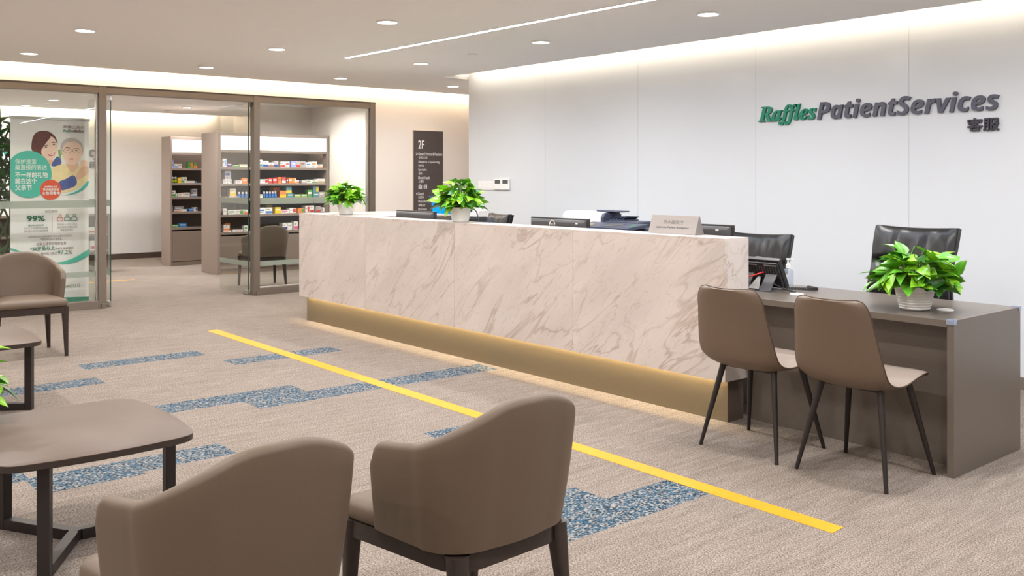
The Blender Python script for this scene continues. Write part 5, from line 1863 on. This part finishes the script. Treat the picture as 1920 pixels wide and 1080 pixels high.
def stock(rows, xf_, unit, gname, y_lo, y_hi):
    tops = {}
    order = {}
    for s in {r[0] for r in rows}:
        L = sorted([r for r in rows if r[0] == s], key=lambda r: (r[1] + r[2]) / 2)
        for i, r in enumerate(L):
            order[id(r)] = i
    shelf_name = {1: 'top', 2: 'second', 3: 'third', 4: 'fourth', 5: 'fifth'}
    rnd = random.Random(len(rows))
    for st in (0, 'back', 'up'):
        for r in rows:
            if r[5] != st:
                continue
            s, ya, yb, h, col, _ = r
            z = ZS[s - 1] + 0.0006
            if st == 'up':
                below = [tp_ for (s2, a, b, tp_, st2) in tops.values() if s2 == s and st2 == 0 and min(b, yb) - max(a, ya) > 0.01]
                if below:
                    z = max(below) + 0.0006
            h = min(h, (ZS[s - 2] - 0.045 if s > 1 else 1.80) - z - 0.004)
            sh = max(0, y_lo - ya) + min(0, y_hi - yb)
            ya, yb = ya + sh, yb + sh
            dep = rnd.uniform(0.09, 0.13)
            xa = xf_ - 0.035 - rnd.uniform(0, 0.012)
            if st == 'back':
                xa = xf_ - 0.20
            g = 0.0016
            w = yb - ya - 2 * g
            tops[id(r)] = (s, ya, yb, z + h, st)
            place_ = ORD[order[id(r)]] + ' from left, ' + shelf_name[s] + ' shelf of ' + unit
            yc = (ya + yb) / 2
            mb = MB()
            if 'bottle' in col:
                rr = min(w / 2, 0.035)
                hb = h
                mb.lathe([(rr * 0.95, 0), (rr, 0.004), (rr, hb * 0.60), (rr * 0.8, hb * 0.68), (rr * 0.62, hb * 0.70)], n=18, mi=0)
                mb.lathe([(rr * 0.70, hb * 0.7005), (rr * 0.70, hb * 0.99), (rr * 0.6, hb)], n=18, mi=1)
                mb.lathe([(rr * 1.004, hb * 0.10), (rr * 1.004, hb * 0.55)], n=18, mi=2, cap0=False, cap1=False)
                if 'lime' in col:
                    ms = [M['p_dark'], M['white'], mat_lime]
                    nm = 'lime labelled dark bottle'
                else:
                    ms = [CM['navy'], M['white'], CM['blue']]
                    nm = 'blue bottle with white cap'
                o = mb.build('medicine_bottle', ms, smooth=True)
                o.location = (xa - rr, yc, z)
                tag(o, nm + ', ' + place_, 'bottle', gname)
                continue
            cs = col.split(' and ')
            a = CM[cs[0]]
            b = CM[cs[1]] if len(cs) > 1 else CM['white' if cs[0] not in ('white', 'cream') else 'grey']
            mb.box(-dep, 0, -w / 2, w / 2, 0, h, 0)
            e = 0.0004
            pat = rnd.choice((0, 1, 2)) if len(cs) > 1 else 3

            def panel(y0, y1, z0, z1, mi=1):
                mb.add([(e, y0 * w, z0 * h), (e, y1 * w, z0 * h), (e, y1 * w, z1 * h), (e, y0 * w, z1 * h)], [(0, 1, 2, 3)], mi)
            if pat == 0:
                panel(-0.49, 0.49, 0.06, 0.42)
                panel(-0.36, 0.10, 0.62, 0.76, 2)
            elif pat == 1:
                panel(-0.42, 0.30, 0.46, 0.72)
                panel(-0.42, 0.05, 0.18, 0.28, 2)
            elif pat == 2:
                panel(0.02, 0.44, 0.12, 0.86)
                panel(-0.42, -0.06, 0.55, 0.68, 2)
            else:
                panel(-0.36, 0.36, 0.52, 0.70)
            o = mb.build('medicine_box', [a, b, M['p_grey']])
            o.location = (xa, yc, z)
            tag(o, ' '.join(cs[:1] + (['and', cs[1]] if len(cs) > 1 else [])) + ' box, ' + place_, 'medicine box', gname)


mat_lime = mat('lime_label', (168, 204, 30), 0.5)
stock(UNIT_LONG, -13.45, 'long shelving unit', 'medicine packs in the long shelving unit', 5.608, 7.357)
stock(UNIT_FAR, -15.29, 'farther shelving unit', 'medicine packs in the farther shelving unit', 5.555, 7.30)

# low shelf beyond the banner
t = thing('low_shelf', 'low grey shelf unit seen through the glass between banner and door', 'shelf unit', (-14.9, 4.46, 0))
for z0, z1 in ((0.86, 0.894), (0.565, 0.595), (0.315, 0.344), (0.04, 0.07)):
    MB().box(-0.35, 0.0, -2.0, -0.0305, z0, z1).build('shelf', M['laminate'], t, bevel=0.001)
MB().box(-0.35, 0.004, -0.03, 0.0, 0, 0.894).build('side_panel', M['laminate'], t, bevel=0.001)
MB().box(-0.35, 0.004, -2.03, -2.0005, 0, 0.894).build('side_panel', M['laminate'], t, bevel=0.001)
MB().box(-0.362, -0.3505, -2.0, -0.03, 0, 0.894).build('back_panel', M['laminate_dark_shade'], t)
for y, z, w, h, a, b, lb in ((4.20, 0.5956, 0.10, 0.10, 'white', 'red', 'white and red box on the low shelf, in front of the yellow ones'),
                             (4.32, 0.5956, 0.09, 0.19, 'yellow', 'white', 'tall yellow box on the low shelf beyond the banner edge'),
                             (4.394, 0.5956, 0.06, 0.20, 'red', 'yellow', 'red and yellow box at the right end of the low shelf'),
                             (4.22, 0.3446, 0.08, 0.14, 'white', 'red', 'white box on the middle board of the low shelf'),
                             (2.56, 0.5956, 0.10, 0.15, 'blue', 'white', 'blue and white box on the low shelf behind the green lattice')):
    mb = MB().box(-0.1, 0, -w / 2, w / 2, 0, h, 0)
    mb.add([(0.0004, -w * 0.4, h * 0.15), (0.0004, w * 0.4, h * 0.15), (0.0004, w * 0.4, h * 0.45), (0.0004, -w * 0.4, h * 0.45)], [(0, 1, 2, 3)], 1)
    o = mb.build('medicine_box', [CM[a], CM[b]])
    o.location = (-14.93, y, z)
    tag(o, lb, 'medicine box', 'packs on the low shelf')
